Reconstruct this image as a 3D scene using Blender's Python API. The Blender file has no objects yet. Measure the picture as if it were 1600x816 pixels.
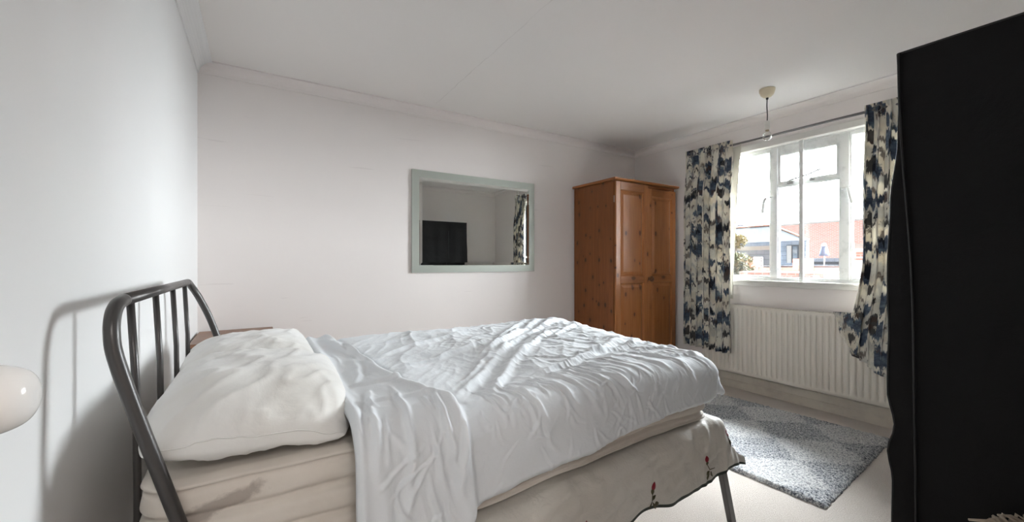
import bpy, bmesh, math, random
from mathutils import Vector, noise, Matrix
random.seed(7)
PI = math.pi
C = bpy.context.scene.collection

# ------------------------------------------------------------------ camera
FPX = 639.0
H = 1.12                                   # eye height
cam_d = bpy.data.cameras.new('camera'); cam = bpy.data.objects.new('camera', cam_d); C.objects.link(cam)
cam_d.sensor_width = 36.0; cam_d.sensor_fit = 'HORIZONTAL'
cam_d.lens = 36.0*FPX/1600.0
cam_d.shift_y = (411-408)/1600.0
cam_d.clip_start = 0.02; cam_d.clip_end = 400
cam.location = (0, 0, H)
cam.rotation_euler = (PI/2, 0, -math.radians(31.95))
bpy.context.scene.camera = cam

# ------------------------------------------------------------------ world: overcast sky, much brighter on the side the window looks to
SKY_BRIGHT = 29.0
SKY_DIM = 0.40
SKY_ZENITH = 105.0
w = bpy.data.worlds.new('sky'); bpy.context.scene.world = w; w.use_nodes = True
nt = w.node_tree; nt.nodes.clear()
wo = nt.nodes.new('ShaderNodeOutputWorld'); bg = nt.nodes.new('ShaderNodeBackground')
tc = nt.nodes.new('ShaderNodeTexCoord'); sx = nt.nodes.new('ShaderNodeSeparateXYZ'); nt.links.new(tc.outputs['Generated'], sx.inputs[0])
def wrange(sock, a, b, c, d):
    r = nt.nodes.new('ShaderNodeMapRange'); r.interpolation_type = 'SMOOTHSTEP'
    for k, x in (('From Min', a), ('From Max', b), ('To Min', c), ('To Max', d)): r.inputs[k].default_value = x
    nt.links.new(sock, r.inputs['Value']); return r.outputs[0]
def wmath(op, a, b):
    r = nt.nodes.new('ShaderNodeMath'); r.operation = op; nt.links.new(a, r.inputs[0]); nt.links.new(b, r.inputs[1]); return r.outputs[0]
front = wrange(sx.outputs['X'], 0.40, 0.97, SKY_DIM, SKY_BRIGHT)                                   # bright cloud opposite the window
high = wmath('MULTIPLY', wrange(sx.outputs['Z'], 0.48, 0.85, 0.0, SKY_ZENITH), wrange(sx.outputs['X'], 0.10, 0.35, 0.0, 1.0))   # brighter higher up
nt.links.new(wmath('ADD', front, high), bg.inputs['Strength']); bg.inputs['Color'].default_value = (0.91, 0.955, 1.0, 1)
nt.links.new(bg.outputs[0], wo.inputs[0])

# room limits
XL, XR, YB, YF, ZC = -0.316, 3.65, 3.21, -0.05, 2.37
WY0, WY1, WZ0, WZ1 = 0.78, 2.25, 0.965, 2.10        # window opening

# light portal in the window opening, an added fill lamp behind the camera
def area(name, loc, rot, sx_, sy_, power, color=(1, 1, 1), portal=False):
    l = bpy.data.lights.new(name, 'AREA'); l.shape = 'RECTANGLE'; l.size = sx_; l.size_y = sy_; l.energy = power; l.color = color
    o = bpy.data.objects.new(name, l); o.location = loc; o.rotation_euler = rot; C.objects.link(o)
    if portal: l.cycles.is_portal = True
    return o
area('window_portal', (XR+0.18, (WY0+WY1)/2, (WZ0+WZ1)/2), (0, PI/2, 0), WZ1-WZ0, WY1-WY0, 1, portal=True)
FILL_POWER = 10
hl = bpy.data.lights.new('added_fill_light', 'POINT'); hl.energy = FILL_POWER; hl.shadow_soft_size = 0.11; hl.color = (1.0, 0.98, 0.96)  # invented source, brightens the room from the doorway side
hlo = bpy.data.objects.new('added_fill_light', hl); hlo.location = (0.1, -0.85, 2.05); C.objects.link(hlo)

vs = bpy.context.scene.view_settings
vs.view_transform = 'Standard'; vs.look = 'None'; vs.gamma = 1.0; vs.use_curve_mapping = False
vs.exposure = 1.15

# ------------------------------------------------------------------ helpers
def srgb(r, g, b):
    f = lambda c: ((c/255+0.055)/1.055)**2.4 if c/255 > 0.04045 else c/255/12.92
    return (f(r), f(g), f(b), 1)

class NT:
    """tiny node-tree writer"""
    def __init__(s, name, rough=0.6, color=(0.8, 0.8, 0.8, 1), metal=0.0, spec=0.5, sheen=0.0):
        s.m = bpy.data.materials.new(name); s.m.use_nodes = True; s.t = s.m.node_tree; s.b = s.t.nodes['Principled BSDF']
        s.b.inputs['Base Color'].default_value = color; s.b.inputs['Roughness'].default_value = rough
        s.b.inputs['Metallic'].default_value = metal; s.b.inputs['Specular IOR Level'].default_value = spec
        s.b.inputs['Sheen Weight'].default_value = sheen
    def n(s, typ, **kw):
        nd = s.t.nodes.new(typ)
        for k, v in kw.items():
            if k in nd.inputs: nd.inputs[k].default_value = v
            else: setattr(nd, k, v)
        return nd
    def l(s, a, b): s.t.links.new(a, b)
    def coord(s, kind='Object', scale=(1, 1, 1), loc=(0, 0, 0), rot=(0, 0, 0)):
        c = s.n('ShaderNodeTexCoord'); m = s.n('ShaderNodeMapping')
        m.inputs['Scale'].default_value = scale; m.inputs['Location'].default_value = loc; m.inputs['Rotation'].default_value = rot
        s.l(c.outputs[kind], m.inputs['Vector']); return m.outputs[0]
    def noise(s, vec, scale, detail=3, rough=0.5, dist=0.0):
        nd = s.n('ShaderNodeTexNoise'); nd.inputs['Scale'].default_value = scale; nd.inputs['Detail'].default_value = detail
        nd.inputs['Roughness'].default_value = rough; nd.inputs['Distortion'].default_value = dist
        if vec is not None: s.l(vec, nd.inputs['Vector'])
        return nd.outputs['Fac']
    def math(s, op, a, b=None, clamp=False):
        nd = s.n('ShaderNodeMath'); nd.operation = op; nd.use_clamp = clamp
        for i, v in enumerate((a, b)):
            if v is None: continue
            if isinstance(v, (int, float)): nd.inputs[i].default_value = v
            else: s.l(v, nd.inputs[i])
        return nd.outputs[0]
    def ramp(s, fac, stops, interp='LINEAR'):
        nd = s.n('ShaderNodeValToRGB'); nd.color_ramp.interpolation = interp
        e = nd.color_ramp.elements
        while len(e) < len(stops): e.new(0.5)
        for i, (p, c) in enumerate(stops): e[i].position = p; e[i].color = c if len(c) == 4 else (*c, 1)
        s.l(fac, nd.inputs[0]); return nd.outputs[0]
    def rng(s, v, a, b, c=0.0, d=1.0, smooth=False):
        nd = s.n('ShaderNodeMapRange'); nd.interpolation_type = 'SMOOTHSTEP' if smooth else 'LINEAR'
        for k, x in (('From Min', a), ('From Max', b), ('To Min', c), ('To Max', d)): nd.inputs[k].default_value = x
        s.l(v, nd.inputs['Value']); return nd.outputs[0]
    def mix(s, fac, a, b, mode='MIX'):
        nd = s.n('ShaderNodeMix'); nd.data_type = 'RGBA'; nd.blend_type = mode
        for i, v in ((0, fac), (6, a), (7, b)):
            if isinstance(v, (int, float)): nd.inputs[i].default_value = v
            elif isinstance(v, tuple): nd.inputs[i].default_value = v
            else: s.l(v, nd.inputs[i])
        return nd.outputs[2]
    def color(s, c): s.l(c, s.b.inputs['Base Color']) if not isinstance(c, tuple) else setattr(s.b.inputs['Base Color'], 'default_value', c)
    def bump(s, h, strength=0.3, dist=0.01):
        nd = s.n('ShaderNodeBump'); nd.inputs['Strength'].default_value = strength; nd.inputs['Distance'].default_value = dist
        s.l(h, nd.inputs['Height']); s.l(nd.outputs[0], s.b.inputs['Normal'])
    def xyz(s, vec):
        nd = s.n('ShaderNodeSeparateXYZ'); s.l(vec, nd.inputs[0]); return nd.outputs

def tag(o, label=None, cat=None, group=None, kind=None):
    if label: o['label'] = label
    if cat: o['category'] = cat
    if group: o['group'] = group
    if kind: o['kind'] = kind
    return o
def empty(name, loc, rz=0.0):
    o = bpy.data.objects.new(name, None); o.location = loc; o.rotation_euler = (0, 0, rz); o.empty_display_size = 0.1
    C.objects.link(o); return o
def obj(name, bm, mat, parent=None, smooth=False, loc=None, bevel=0.0, world=True):
    """bm is in world coordinates; a child keeps its world place under its parent"""
    me = bpy.data.meshes.new(name)
    bmesh.ops.recalc_face_normals(bm, faces=bm.faces)
    bm.to_mesh(me); bm.free()
    for m in (mat if isinstance(mat, (list, tuple)) else [mat]): me.materials.append(m)
    if smooth:
        for p in me.polygons: p.use_smooth = True
    o = bpy.data.objects.new(name, me); C.objects.link(o)
    if parent is not None:
        o.parent = parent
        M = Matrix.Identity(4); p = parent
        chain = []
        while p is not None: chain.append(p); p = p.parent
        for q in reversed(chain):
            M = M @ Matrix.LocRotScale(q.location, q.rotation_euler.to_quaternion(), q.scale)
        if world:
            me.transform(M.inverted())
    if bevel:
        b = o.modifiers.new('bevel', 'BEVEL'); b.width = bevel; b.segments = 2; b.limit_method = 'ANGLE'; b.angle_limit = math.radians(40)
        b.harden_normals = False
    return o
def box(bm, x0, x1, y0, y1, z0, z1, mi=0):
    vs_ = [bm.verts.new((x, y, z)) for x in (x0, x1) for y in (y0, y1) for z in (z0, z1)]
    for q in ((0, 1, 3, 2), (4, 6, 7, 5), (0, 4, 5, 1), (2, 3, 7, 6), (0, 2, 6, 4), (1, 5, 7, 3)):
        f = bm.faces.new([vs_[i] for i in q]); f.material_index = mi
    return vs_
def boxbm(*a):
    bm = bmesh.new(); box(bm, *a); return bm
def tube(bm, pts, r, seg=12, caps=True, mi=0):
    pts = [Vector(p) for p in pts]
    rs = r if isinstance(r, (list, tuple)) else [r]*len(pts)
    rings = []; up = Vector((0, 0, 1)); prevn = None
    for i, p in enumerate(pts):
        t = (pts[min(i+1, len(pts)-1)]-pts[max(i-1, 0)]).normalized()
        if prevn is None:
            a = up if abs(t.dot(up)) < 0.9 else Vector((1, 0, 0))
            n1 = t.cross(a).normalized()
        else:
            n1 = (prevn - t*prevn.dot(t)).normalized()
        prevn = n1; n2 = t.cross(n1)
        rings.append([bm.verts.new(p+(n1*math.cos(2*PI*k/seg)+n2*math.sin(2*PI*k/seg))*rs[i]) for k in range(seg)])
    for a, b in zip(rings, rings[1:]):
        for k in range(seg):
            f = bm.faces.new((a[k], a[(k+1) % seg], b[(k+1) % seg], b[k])); f.material_index = mi; f.smooth = True
    if caps:
        for rg in (rings[0], rings[-1]):
            f = bm.faces.new(rg); f.material_index = mi
def smoothpts(pts, n=8):
    """Catmull-Rom through pts"""
    P = [Vector(p) for p in pts]; P = [P[0]*2-P[1]]+P+[P[-1]*2-P[-2]]; out = []
    for i in range(1, len(P)-2):
        for k in range(n):
            t = k/n; a, b, c, d = P[i-1:i+3]
            out.append(0.5*((2*b)+(c-a)*t+(2*a-5*b+4*c-d)*t*t+(3*b-a-3*c+d)*t**3))
    out.append(P[-2]); return out
def lathe(bm, prof, origin, axis='Z', seg=32, mi=0):
    o = Vector(origin); rings = []
    for r, h in prof:
        rg = []
        for k in range(seg):
            a = 2*PI*k/seg; c, s = r*math.cos(a), r*math.sin(a)
            v = {'Z': (c, s, h), 'X': (h, c, s), 'Y': (c, h, s)}[axis]
            rg.append(bm.verts.new(o+Vector(v)))
        rings.append(rg)
    for a, b in zip(rings, rings[1:]):
        for k in range(seg):
            f = bm.faces.new((a[k], a[(k+1) % seg], b[(k+1) % seg], b[k])); f.smooth = True; f.material_index = mi
    if prof[0][0] > 1e-5: bm.faces.new(rings[0]).material_index = mi
    if prof[-1][0] > 1e-5: bm.faces.new(rings[-1]).material_index = mi
    bmesh.ops.remove_doubles(bm, verts=bm.verts, dist=1e-6)
def grid(bm, nu, nv, fn, closed_u=False, mi=0, uv=None):
    V = [[bm.verts.new(fn(i/(nu if closed_u else nu-1), j/(nv-1))) for j in range(nv)] for i in range(nu)]
    F = []
    for i in range(nu if closed_u else nu-1):
        for j in range(nv-1):
            i2 = (i+1) % nu
            f = bm.faces.new((V[i][j], V[i2][j], V[i2][j+1], V[i][j+1])); f.smooth = True; f.material_index = mi; F.append(f)
            if uv is not None:
                for lp, (a, b) in zip(f.loops, ((i, j), (i+1, j), (i+1, j+1), (i, j+1))): lp[uv].uv = (a/(nu-1), b/(nv-1))
    return V
def prism(bm, prof, axis, a, b, mi=0):
    """prof: list of 2D points; extruded from a to b along axis; for X prof=(y,z), for Y prof=(x,z), Z prof=(x,y)"""
    def mk(p, h): return {'X': (h, p[0], p[1]), 'Y': (p[0], h, p[1]), 'Z': (p[0], p[1], h)}[axis]
    A = [bm.verts.new(mk(p, a)) for p in prof]; B = [bm.verts.new(mk(p, b)) for p in prof]
    n = len(prof)
    for i in range(n):
        f = bm.faces.new((A[i], A[(i+1) % n], B[(i+1) % n], B[i])); f.material_index = mi
    bm.faces.new(A).material_index = mi; bm.faces.new(list(reversed(B))).material_index = mi
def sstep(a, b, x):
    t = max(0.0, min(1.0, (x-a)/(b-a))); return t*t*(3-2*t)
def lerp(a, b, t): return a+(b-a)*t
def interp(tab, x):
    if x <= tab[0][0]: return tab[0][1]
    for (x0, y0), (x1, y1) in zip(tab, tab[1:]):
        if x <= x1:
            t = (x-x0)/(x1-x0); return lerp(y0, y1, t*t*(3-2*t))
    return tab[-1][1]
def nz(x, y, z=0.0): return noise.noise(Vector((x, y, z)))
def solidify(o, th, off=-1):
    m = o.modifiers.new('solid', 'SOLIDIFY'); m.thickness = th; m.offset = off; return o

# ------------------------------------------------------------------ materials
def wall_mat(name, col, marks=0.0):
    m = NT(name, rough=0.62, spec=0.3); v = m.coord('Object')
    big = m.noise(v, 0.9, 4, 0.55); c = m.mix(m.rng(big, 0.3, 0.7), tuple(x*0.965 for x in col[:3])+(1,), col)
    if marks:
        v2 = m.coord('Object', (1.2, 1.2, 18)); s1 = m.noise(v2, 2.2, 2, 0.4, 0.6)
        c = m.mix(m.math('MULTIPLY', m.rng(s1, 0.735, 0.76), marks), c, srgb(165, 152, 146))
    m.color(c); f = m.noise(v, 60, 3); g = m.noise(v, 5, 2)
    m.bump(m.math('ADD', m.math('MULTIPLY', f, 0.25), g), 0.12, 0.006); return m.m
M = {}
M['wall'] = wall_mat('painted_wall', (0.895, 0.84, 0.815, 1), 0.12)
M['wall_left'] = wall_mat('painted_wall_cool', (0.89, 0.885, 0.88, 1), 0.0)
M['outer_wall'] = wall_mat('outer_wall', (0.6, 0.58, 0.55, 1), 0)

m = NT('ceiling_paint', rough=0.75, spec=0.2); v = m.coord('Object'); X, Y, Z = m.xyz(v)
wob = m.math('MULTIPLY', m.math('SUBTRACT', m.noise(v, 7, 3, 0.6), 0.5), 0.03)
d = m.math('ABSOLUTE', m.math('SUBTRACT', m.math('ADD', X, wob), 1.19))
line = m.math('MULTIPLY', m.rng(d, 0.0012, 0.004, 1, 0), m.rng(m.noise(v, 5, 2), 0.35, 0.6, 0.25, 1))
gate = m.rng(Y, 3.0, 3.06, 1, 0)
line = m.math('MULTIPLY', line, gate)
m.color(m.mix(m.math('MULTIPLY', line, 0.22), (0.88, 0.845, 0.82, 1), srgb(140, 128, 120)))
m.bump(m.math('ADD', m.noise(v, 3, 3), m.math('MULTIPLY', line, -0.2)), 0.1, 0.01); M['ceiling'] = m.m

m = NT('gloss_trim', rough=0.35, color=(0.78, 0.76, 0.72, 1)); v = m.coord('Object')
m.bump(m.noise(v, 25, 2), 0.05, 0.004); M['trim'] = m.m
m = NT('cream_skirting', rough=0.45); v = m.coord('Object'); 
m.color(m.mix(m.rng(m.noise(v, 6, 4, 0.6), 0.4, 0.75), (0.72, 0.66, 0.57, 1), (0.58, 0.52, 0.46, 1))); M['skirt'] = m.m
m = NT('window_paint', rough=0.45); v = m.coord('Object')
m.color(m.mix(m.rng(m.noise(v, 14, 5, 0.65), 0.5, 0.72), (0.86, 0.87, 0.855, 1), (0.70, 0.715, 0.70, 1))); m.bump(m.noise(v, 40, 3), 0.2, 0.003); M['winpaint'] = m.m

m = NT('carpet', rough=0.95, spec=0.1, sheen=0.3); v = m.coord('Object')
c = m.mix(m.rng(m.noise(v, 230, 3, 0.7), 0.3, 0.7), (0.56, 0.49, 0.435, 1), (0.80, 0.735, 0.675, 1))
c = m.mix(m.rng(m.noise(v, 2.2, 4, 0.6), 0.5, 0.75, 0, 0.3), c, (0.52, 0.43, 0.34, 1))
st = m.rng(m.noise(v, 4.5, 2, 0.5), 0.74, 0.78); c = m.mix(m.math('MULTIPLY', st, 0.5), c, (0.30, 0.24, 0.2, 1))
m.color(c); m.bump(m.noise(v, 190, 3, 0.7), 0.7, 0.012); M['carpet'] = m.m

def rug_mat(name, dk, lt):
    m = NT(name, rough=0.95, spec=0.1, sheen=0.2); v = m.coord('Object')
    # diamond pattern in the pile
    X, Y, Z = m.xyz(m.coord('Object', (1, 1, 1), (0, 0, 0), (0, 0, 0.72)))
    wob = m.math('MULTIPLY', m.math('SUBTRACT', m.noise(v, 9, 3, 0.6), 0.5), 0.22)
    a = m.math('PINGPONG', m.math('ADD', m.math('MULTIPLY', X, 2.9), wob), 1.0)
    b = m.math('PINGPONG', m.math('ADD', m.math('MULTIPLY', Y, 3.4), wob), 1.0)
    chk = m.math('ABSOLUTE', m.math('SUBTRACT', m.rng(a, 0.46, 0.54), m.rng(b, 0.46, 0.54)))
    fine = m.noise(v, 105, 3, 0.75)
    f = m.math('ADD', m.math('MULTIPLY', m.math('SUBTRACT', chk, 0.5), 0.075), fine)
    m.color(m.ramp(f, [(0.36, dk), (0.47, (0.34, 0.35, 0.37, 1)), (0.56, lt), (0.70, (0.76, 0.75, 0.73, 1))]))
    m.bump(fine, 0.5, 0.01); return m.m
M['rug'] = rug_mat('rug_pile', (0.06, 0.068, 0.085, 1), (0.56, 0.56, 0.55, 1))

def fabric(name, col, rough=0.85, wr=(9, 0.35), sheen=0.25, tint=None, weave=0):
    m = NT(name, rough=rough, spec=0.25, sheen=sheen, color=col); v = m.coord('Object')
    if tint: m.color(m.mix(m.rng(m.noise(v, 2.6, 3, 0.5), 0.35, 0.7), col, tint))
    h = m.noise(v, wr[0], 5, 0.55, 0.4)
    if weave: h = m.math('ADD', h, m.math('MULTIPLY', m.noise(v, weave, 2), 0.06))
    m.bump(h, wr[1], 0.012); return m.m
M['duvet'] = fabric('white_cotton', (0.785, 0.815, 0.845, 1), wr=(18, 0.30), weave=220)
M['pillow'] = fabric('ivory_cotton', (0.85, 0.845, 0.83, 1), wr=(8, 0.35), tint=(0.83, 0.81, 0.765, 1), rough=0.6)
m = NT('mattress_ticking', rough=0.8, spec=0.2, sheen=0.2); v = m.coord('Object'); X, Y, Z = m.xyz(v)
base = m.mix(m.rng(m.noise(v, 7, 4, 0.6), 0.35, 0.75), (0.76, 0.70, 0.63, 1), (0.67, 0.60, 0.53, 1))
# old brown stain low on the side near the head of the bed
ex = m.math('DIVIDE', m.math('SUBTRACT', X, -0.07), 0.085); ez = m.math('DIVIDE', m.math('SUBTRACT', m.math('SUBTRACT', Z, 0.622), m.math('MULTIPLY', X, 0.25)), 0.022)
rr = m.math('SQRT', m.math('ADD', m.math('MULTIPLY', ex, ex), m.math('MULTIPLY', ez, ez)))
rr = m.math('ADD', rr, m.math('MULTIPLY', m.math('SUBTRACT', m.noise(v, 30, 4, 0.6), 0.5), 1.7))
base = m.mix(m.math('MULTIPLY', m.rng(rr, 0.7, 1.15, 1, 0), 0.55), base, (0.22, 0.17, 0.14, 1))
m.color(base); m.bump(m.noise(v, 14, 4, 0.5), 0.3, 0.01); M['mattress'] = m.m
M['spread'] = fabric('cream_bedspread', (0.67, 0.64, 0.59, 1), wr=(13, 0.8), rough=0.55, tint=(0.60, 0.56, 0.50, 1))
M['green_hem'] = fabric('dark_green_hem', (0.035, 0.045, 0.035, 1), wr=(60, 0.3))
M['rose_red'] = fabric('rose_red_thread', (0.24, 0.012, 0.025, 1), wr=(90, 0.4))
M['leaf_green'] = fabric('olive_thread', (0.085, 0.075, 0.035, 1), wr=(90, 0.4))
M['underlay'] = fabric('base_ticking', (0.45, 0.40, 0.35, 1))
m = NT('grey_bed_metal', rough=0.32, color=(0.075, 0.07, 0.068, 1), metal=0.35, spec=0.5); v = m.coord('Object')
m.l(m.rng(m.noise(v, 60, 3), 0, 1, 0.26, 0.4), m.b.inputs['Roughness']); M['bedmetal'] = m.m
M['black_cloth'] = fabric('black_nonwoven', (0.0055, 0.0052, 0.0055, 1), wr=(5, 0.6), rough=0.8, sheen=0.05, weave=300)
M['black_zip'] = NT('black_piping', rough=0.5, color=(0.012, 0.012, 0.013, 1)).m
M['porcelain'] = NT('porcelain', rough=0.08, color=(0.84, 0.83, 0.81, 1), spec=0.6).m
M['radiator'] = NT('radiator_enamel', rough=0.35, color=(0.84, 0.785, 0.70, 1)).m
M['rad_dark'] = NT('radiator_inner', rough=0.6, color=(0.45, 0.41, 0.35, 1)).m
M['chrome'] = NT('brushed_steel', rough=0.3, color=(0.5, 0.5, 0.5, 1), metal=1).m
M['rod'] = NT('grey_rod', rough=0.35, color=(0.20, 0.19, 0.19, 1), metal=0.4).m
M['cream_plastic'] = NT('cream_plastic', rough=0.35, color=(0.74, 0.64, 0.47, 1)).m
M['white_plastic'] = NT('white_plastic', rough=0.3, color=(0.78, 0.75, 0.7, 1)).m
M['black_flex'] = NT('black_flex', rough=0.5, color=(0.015, 0.015, 0.015, 1)).m
M['brass'] = NT('dull_brass', rough=0.4, color=(0.35, 0.27, 0.16, 1), metal=0.9).m

def pine(name, c1, c2, knot, kscale=8.0, boards=0.0, vert=True, axis='X', knots=0.5):
    m = NT(name, rough=0.38, spec=0.45)
    v = m.coord('Object'); g = m.coord('Object', (9, 9, 0.55) if vert else (0.6, 0.6, 9))
    gr = m.noise(g, 4.0, 6, 0.62, 1.1); g2 = m.noise(m.coord('Object', (40, 40, 1.5) if vert else (1.5, 1.5, 40)), 3, 3, 0.6)
    c = m.mix(m.rng(gr, 0.3, 0.72), c1, c2); c = m.mix(m.rng(g2, 0.3, 0.8, 0, 0.35), c, tuple(x*0.6 for x in c2[:3])+(1,))
    vo = m.n('ShaderNodeTexVoronoi'); vo.inputs['Scale'].default_value = 6.0; vo.inputs['Randomness'].default_value = 1.0
    vo.voronoi_dimensions = '2D'; vo.inputs['Scale'].default_value = kscale
    kx, ky, kz = m.xyz(m.coord('Object', (1.0, 1.0, 0.62) if vert else (0.6, 0.6, 1.0)))
    cb = m.n('ShaderNodeCombineXYZ'); m.l({'X': kx, 'Y': ky}[axis], cb.inputs[0]); m.l(kz, cb.inputs[1]); m.l(cb.outputs[0], vo.inputs['Vector'])
    rnd, rnd2, _r = m.xyz(vo.outputs['Color'])
    kd = m.math('ADD', vo.outputs['Distance'], m.math('MULTIPLY', m.math('SUBTRACT', m.noise(v, 45, 2), 0.5), 0.05))
    kd = m.math('DIVIDE', kd, m.math('ADD', 0.45, m.math('MULTIPLY', rnd2, 0.95)))
    has = m.rng(rnd, knots-0.01, knots+0.01, 1, 0)
    kn = m.math('MULTIPLY', m.rng(kd, 0.075, 0.13, 1, 0), has)
    halo = m.math('MULTIPLY', m.rng(kd, 0.10, 0.34, 0.45, 0), has)
    c = m.mix(halo, c, tuple(x*0.72 for x in c2[:3])+(1,)); c = m.mix(m.math('MULTIPLY', kn, 0.85), c, knot)
    if boards:
        X, Y, Z = m.xyz(v); q = {'X': X, 'Y': Y}[axis]
        p = m.math('PINGPONG', q, boards/2); c = m.mix(m.rng(p, 0.0, 0.0016, 0.55, 0), c, (0.10, 0.035, 0.012, 1))
        bo = m.math('FLOOR', m.math('DIVIDE', q, boards)); wn = m.n('ShaderNodeTexWhiteNoise'); wn.noise_dimensions = '1D'; m.l(bo, wn.inputs['W'])
        c = m.mix(m.rng(wn.outputs['Value'], 0, 1, 0.0, 0.22), c, (0.20, 0.075, 0.025, 1))
    m.color(c); m.bump(gr, 0.06, 0.004); return m.m
M['pine_side'] = pine('pine_side', (0.27, 0.088, 0.021, 1), (0.185, 0.055, 0.012, 1), (0.028, 0.008, 0.004, 1), kscale=11.0, boards=0.085, axis='Y', knots=0.5)
M['pine_door'] = pine('pine_door', (0.42, 0.165, 0.052, 1), (0.32, 0.112, 0.030, 1), (0.07, 0.022, 0.010, 1), kscale=9.0, knots=0.42)
M['pine_rail'] = pine('pine_rail', (0.37, 0.14, 0.042, 1), (0.27, 0.092, 0.025, 1), (0.07, 0.022, 0.010, 1), vert=False, knots=0.25)
M['pine_knob'] = NT('dark_turned_wood', rough=0.3, color=(0.11, 0.045, 0.018, 1)).m
M['walnut'] = pine('walnut_stain', (0.31, 0.165, 0.10, 1), (0.21, 0.10, 0.058, 1), (0.06, 0.02, 0.01, 1), vert=False, knots=0.1)

# mirror silver and etched border
M['silver'] = NT('mirror_silver', rough=0.006, color=(0.70, 0.715, 0.69, 1), metal=1).m
M['bevel_silver'] = NT('mirror_bevel', rough=0.02, color=(0.78, 0.80, 0.77, 1), metal=1).m
m = NT('etched_glass', rough=0.42, color=(0.42, 0.445, 0.40, 1), metal=0.3, spec=0.5); M['etched'] = m.m

# window glass: clear with a little grime near the bottom
m = NT('window_glass'); t = m.t; t.nodes.remove(m.b)
out = [n_ for n_ in t.nodes if n_.type == 'OUTPUT_MATERIAL'][0]
tr = m.n('ShaderNodeBsdfTransparent'); tr.inputs[0].default_value = (0.98, 0.99, 0.985, 1)
gl = m.n('ShaderNodeBsdfGlossy'); gl.inputs['Roughness'].default_value = 0.02
fr = m.n('ShaderNodeFresnel'); fr.inputs['IOR'].default_value = 1.3
m1 = m.n('ShaderNodeMixShader'); m.l(fr.outputs[0], m1.inputs[0]); m.l(tr.outputs[0], m1.inputs[1]); m.l(gl.outputs[0], m1.inputs[2])
tl = m.n('ShaderNodeBsdfTranslucent'); tl.inputs[0].default_value = (0.9, 0.9, 0.9, 1)
v = m.coord('Object'); X, Y, Z = m.xyz(v)
dirt = m.math('ADD', 0.0008, m.math('MULTIPLY', m.rng(Z, 1.0, 1.14, 0.0045, 0.0, True), m.rng(m.noise(v, 9, 4, 0.6), 0.25, 0.7)))
m2 = m.n('ShaderNodeMixShader'); m.l(dirt, m2.inputs[0]); m.l(m1.outputs[0], m2.inputs[1]); m.l(tl.outputs[0], m2.inputs[2]); m.l(m2.outputs[0], out.inputs[0])
M['glass'] = m.m
m = NT('bulb_glass'); t = m.t; t.nodes.remove(m.b); out = [n_ for n_ in t.nodes if n_.type == 'OUTPUT_MATERIAL'][0]
tr = m.n('ShaderNodeBsdfTransparent'); tr.inputs[0].default_value = (0.96, 0.96, 0.94, 1); gl = m.n('ShaderNodeBsdfGlossy'); gl.inputs['Roughness'].default_value = 0.2
lw = m.n('ShaderNodeLayerWeight'); lw.inputs[0].default_value = 0.45
m1 = m.n('ShaderNodeMixShader'); m.l(lw.outputs['Facing'], m1.inputs[0]); m.l(tr.outputs[0], m1.inputs[1]); m.l(gl.outputs[0], m1.inputs[2]); m.l(m1.outputs[0], out.inputs[0]); M['bulb'] = m.m

# curtain print: watercolour blots in navy, teal and charcoal with dry drips, on cream (UV in metres along the cloth)
def curtain_mat():
    m = NT('printed_curtain', rough=0.85, spec=0.15, sheen=0.2)
    uv = m.coord('UV'); U, V_, W_ = m.xyz(uv)
    # drips: every thin column of colour slides up or down a little
    col = m.noise(m.coord('UV', (85, 2.2, 1)), 1.0, 2, 0.7); col2 = m.noise(m.coord('UV', (22, 1.5, 1)), 1.0, 2, 0.5)
    sh = m.math('ADD', m.math('MULTIPLY', m.math('SUBTRACT', col, 0.5), 0.15), m.math('MULTIPLY', m.math('SUBTRACT', col2, 0.5), 0.12))
    vv = m.math('ADD', V_, sh)
    def lay(seed, sx, sy, lo, hi, rag=0.05):
        cb = m.n('ShaderNodeCombineXYZ'); m.l(m.math('MULTIPLY', m.math('ADD', U, seed), sx), cb.inputs[0]); m.l(m.math('MULTIPLY', m.math('ADD', vv, seed*1.3), sy), cb.inputs[1])
        n1 = m.noise(cb.outputs[0], 1.0, 2, 0.5)
        n2 = m.noise(uv, 60, 3, 0.6)
        return m.rng(m.math('ADD', n1, m.math('MULTIPLY', m.math('SUBTRACT', n2, 0.5), rag)), lo, hi, 0, 1, True)
    c = m.mix(lay(3.1, 6, 8, 0.42, 0.62), (0.88, 0.84, 0.74, 1), (0.76, 0.70, 0.585, 1))
    tone = m.noise(uv, 14, 4, 0.65)
    blue = m.ramp(tone, [(0.32, (0.20, 0.26, 0.29, 1)), (0.45, (0.075, 0.115, 0.175, 1)), (0.56, (0.022, 0.038, 0.08, 1)), (0.70, (0.11, 0.16, 0.19, 1))])
    c = m.mix(m.math('MULTIPLY', lay(9.7, 9.0, 7.5, 0.49, 0.58), 0.42), c, (0.30, 0.32, 0.33, 1))
    c = m.mix(m.math('MULTIPLY', lay(0.4, 9.0, 6.6, 0.53, 0.57, 0.09), 0.95), c, blue)
    c = m.mix(m.math('MULTIPLY', lay(5.3, 12.0, 8.5, 0.565, 0.60, 0.09), 0.9), c, (0.016, 0.017, 0.024, 1))
    c = m.mix(m.math('MULTIPLY', lay(14.2, 14, 11, 0.60, 0.65, 0.08), 0.75), c, (0.10, 0.065, 0.055, 1))
    m.color(c); m.bump(m.noise(uv, 500, 1), 0.08, 0.002)
    tl = m.n('ShaderNodeBsdfTranslucent'); m.l(c, tl.inputs[0]); mx = m.n('ShaderNodeMixShader'); mx.inputs[0].default_value = 0.15
    out = [n_ for n_ in m.t.nodes if n_.type == 'OUTPUT_MATERIAL'][0]
    m.l(m.b.outputs[0], mx.inputs[1]); m.l(tl.outputs[0], mx.inputs[2]); m.l(mx.outputs[0], out.inputs[0]); return m.m
M['curtain'] = curtain_mat()
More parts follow.
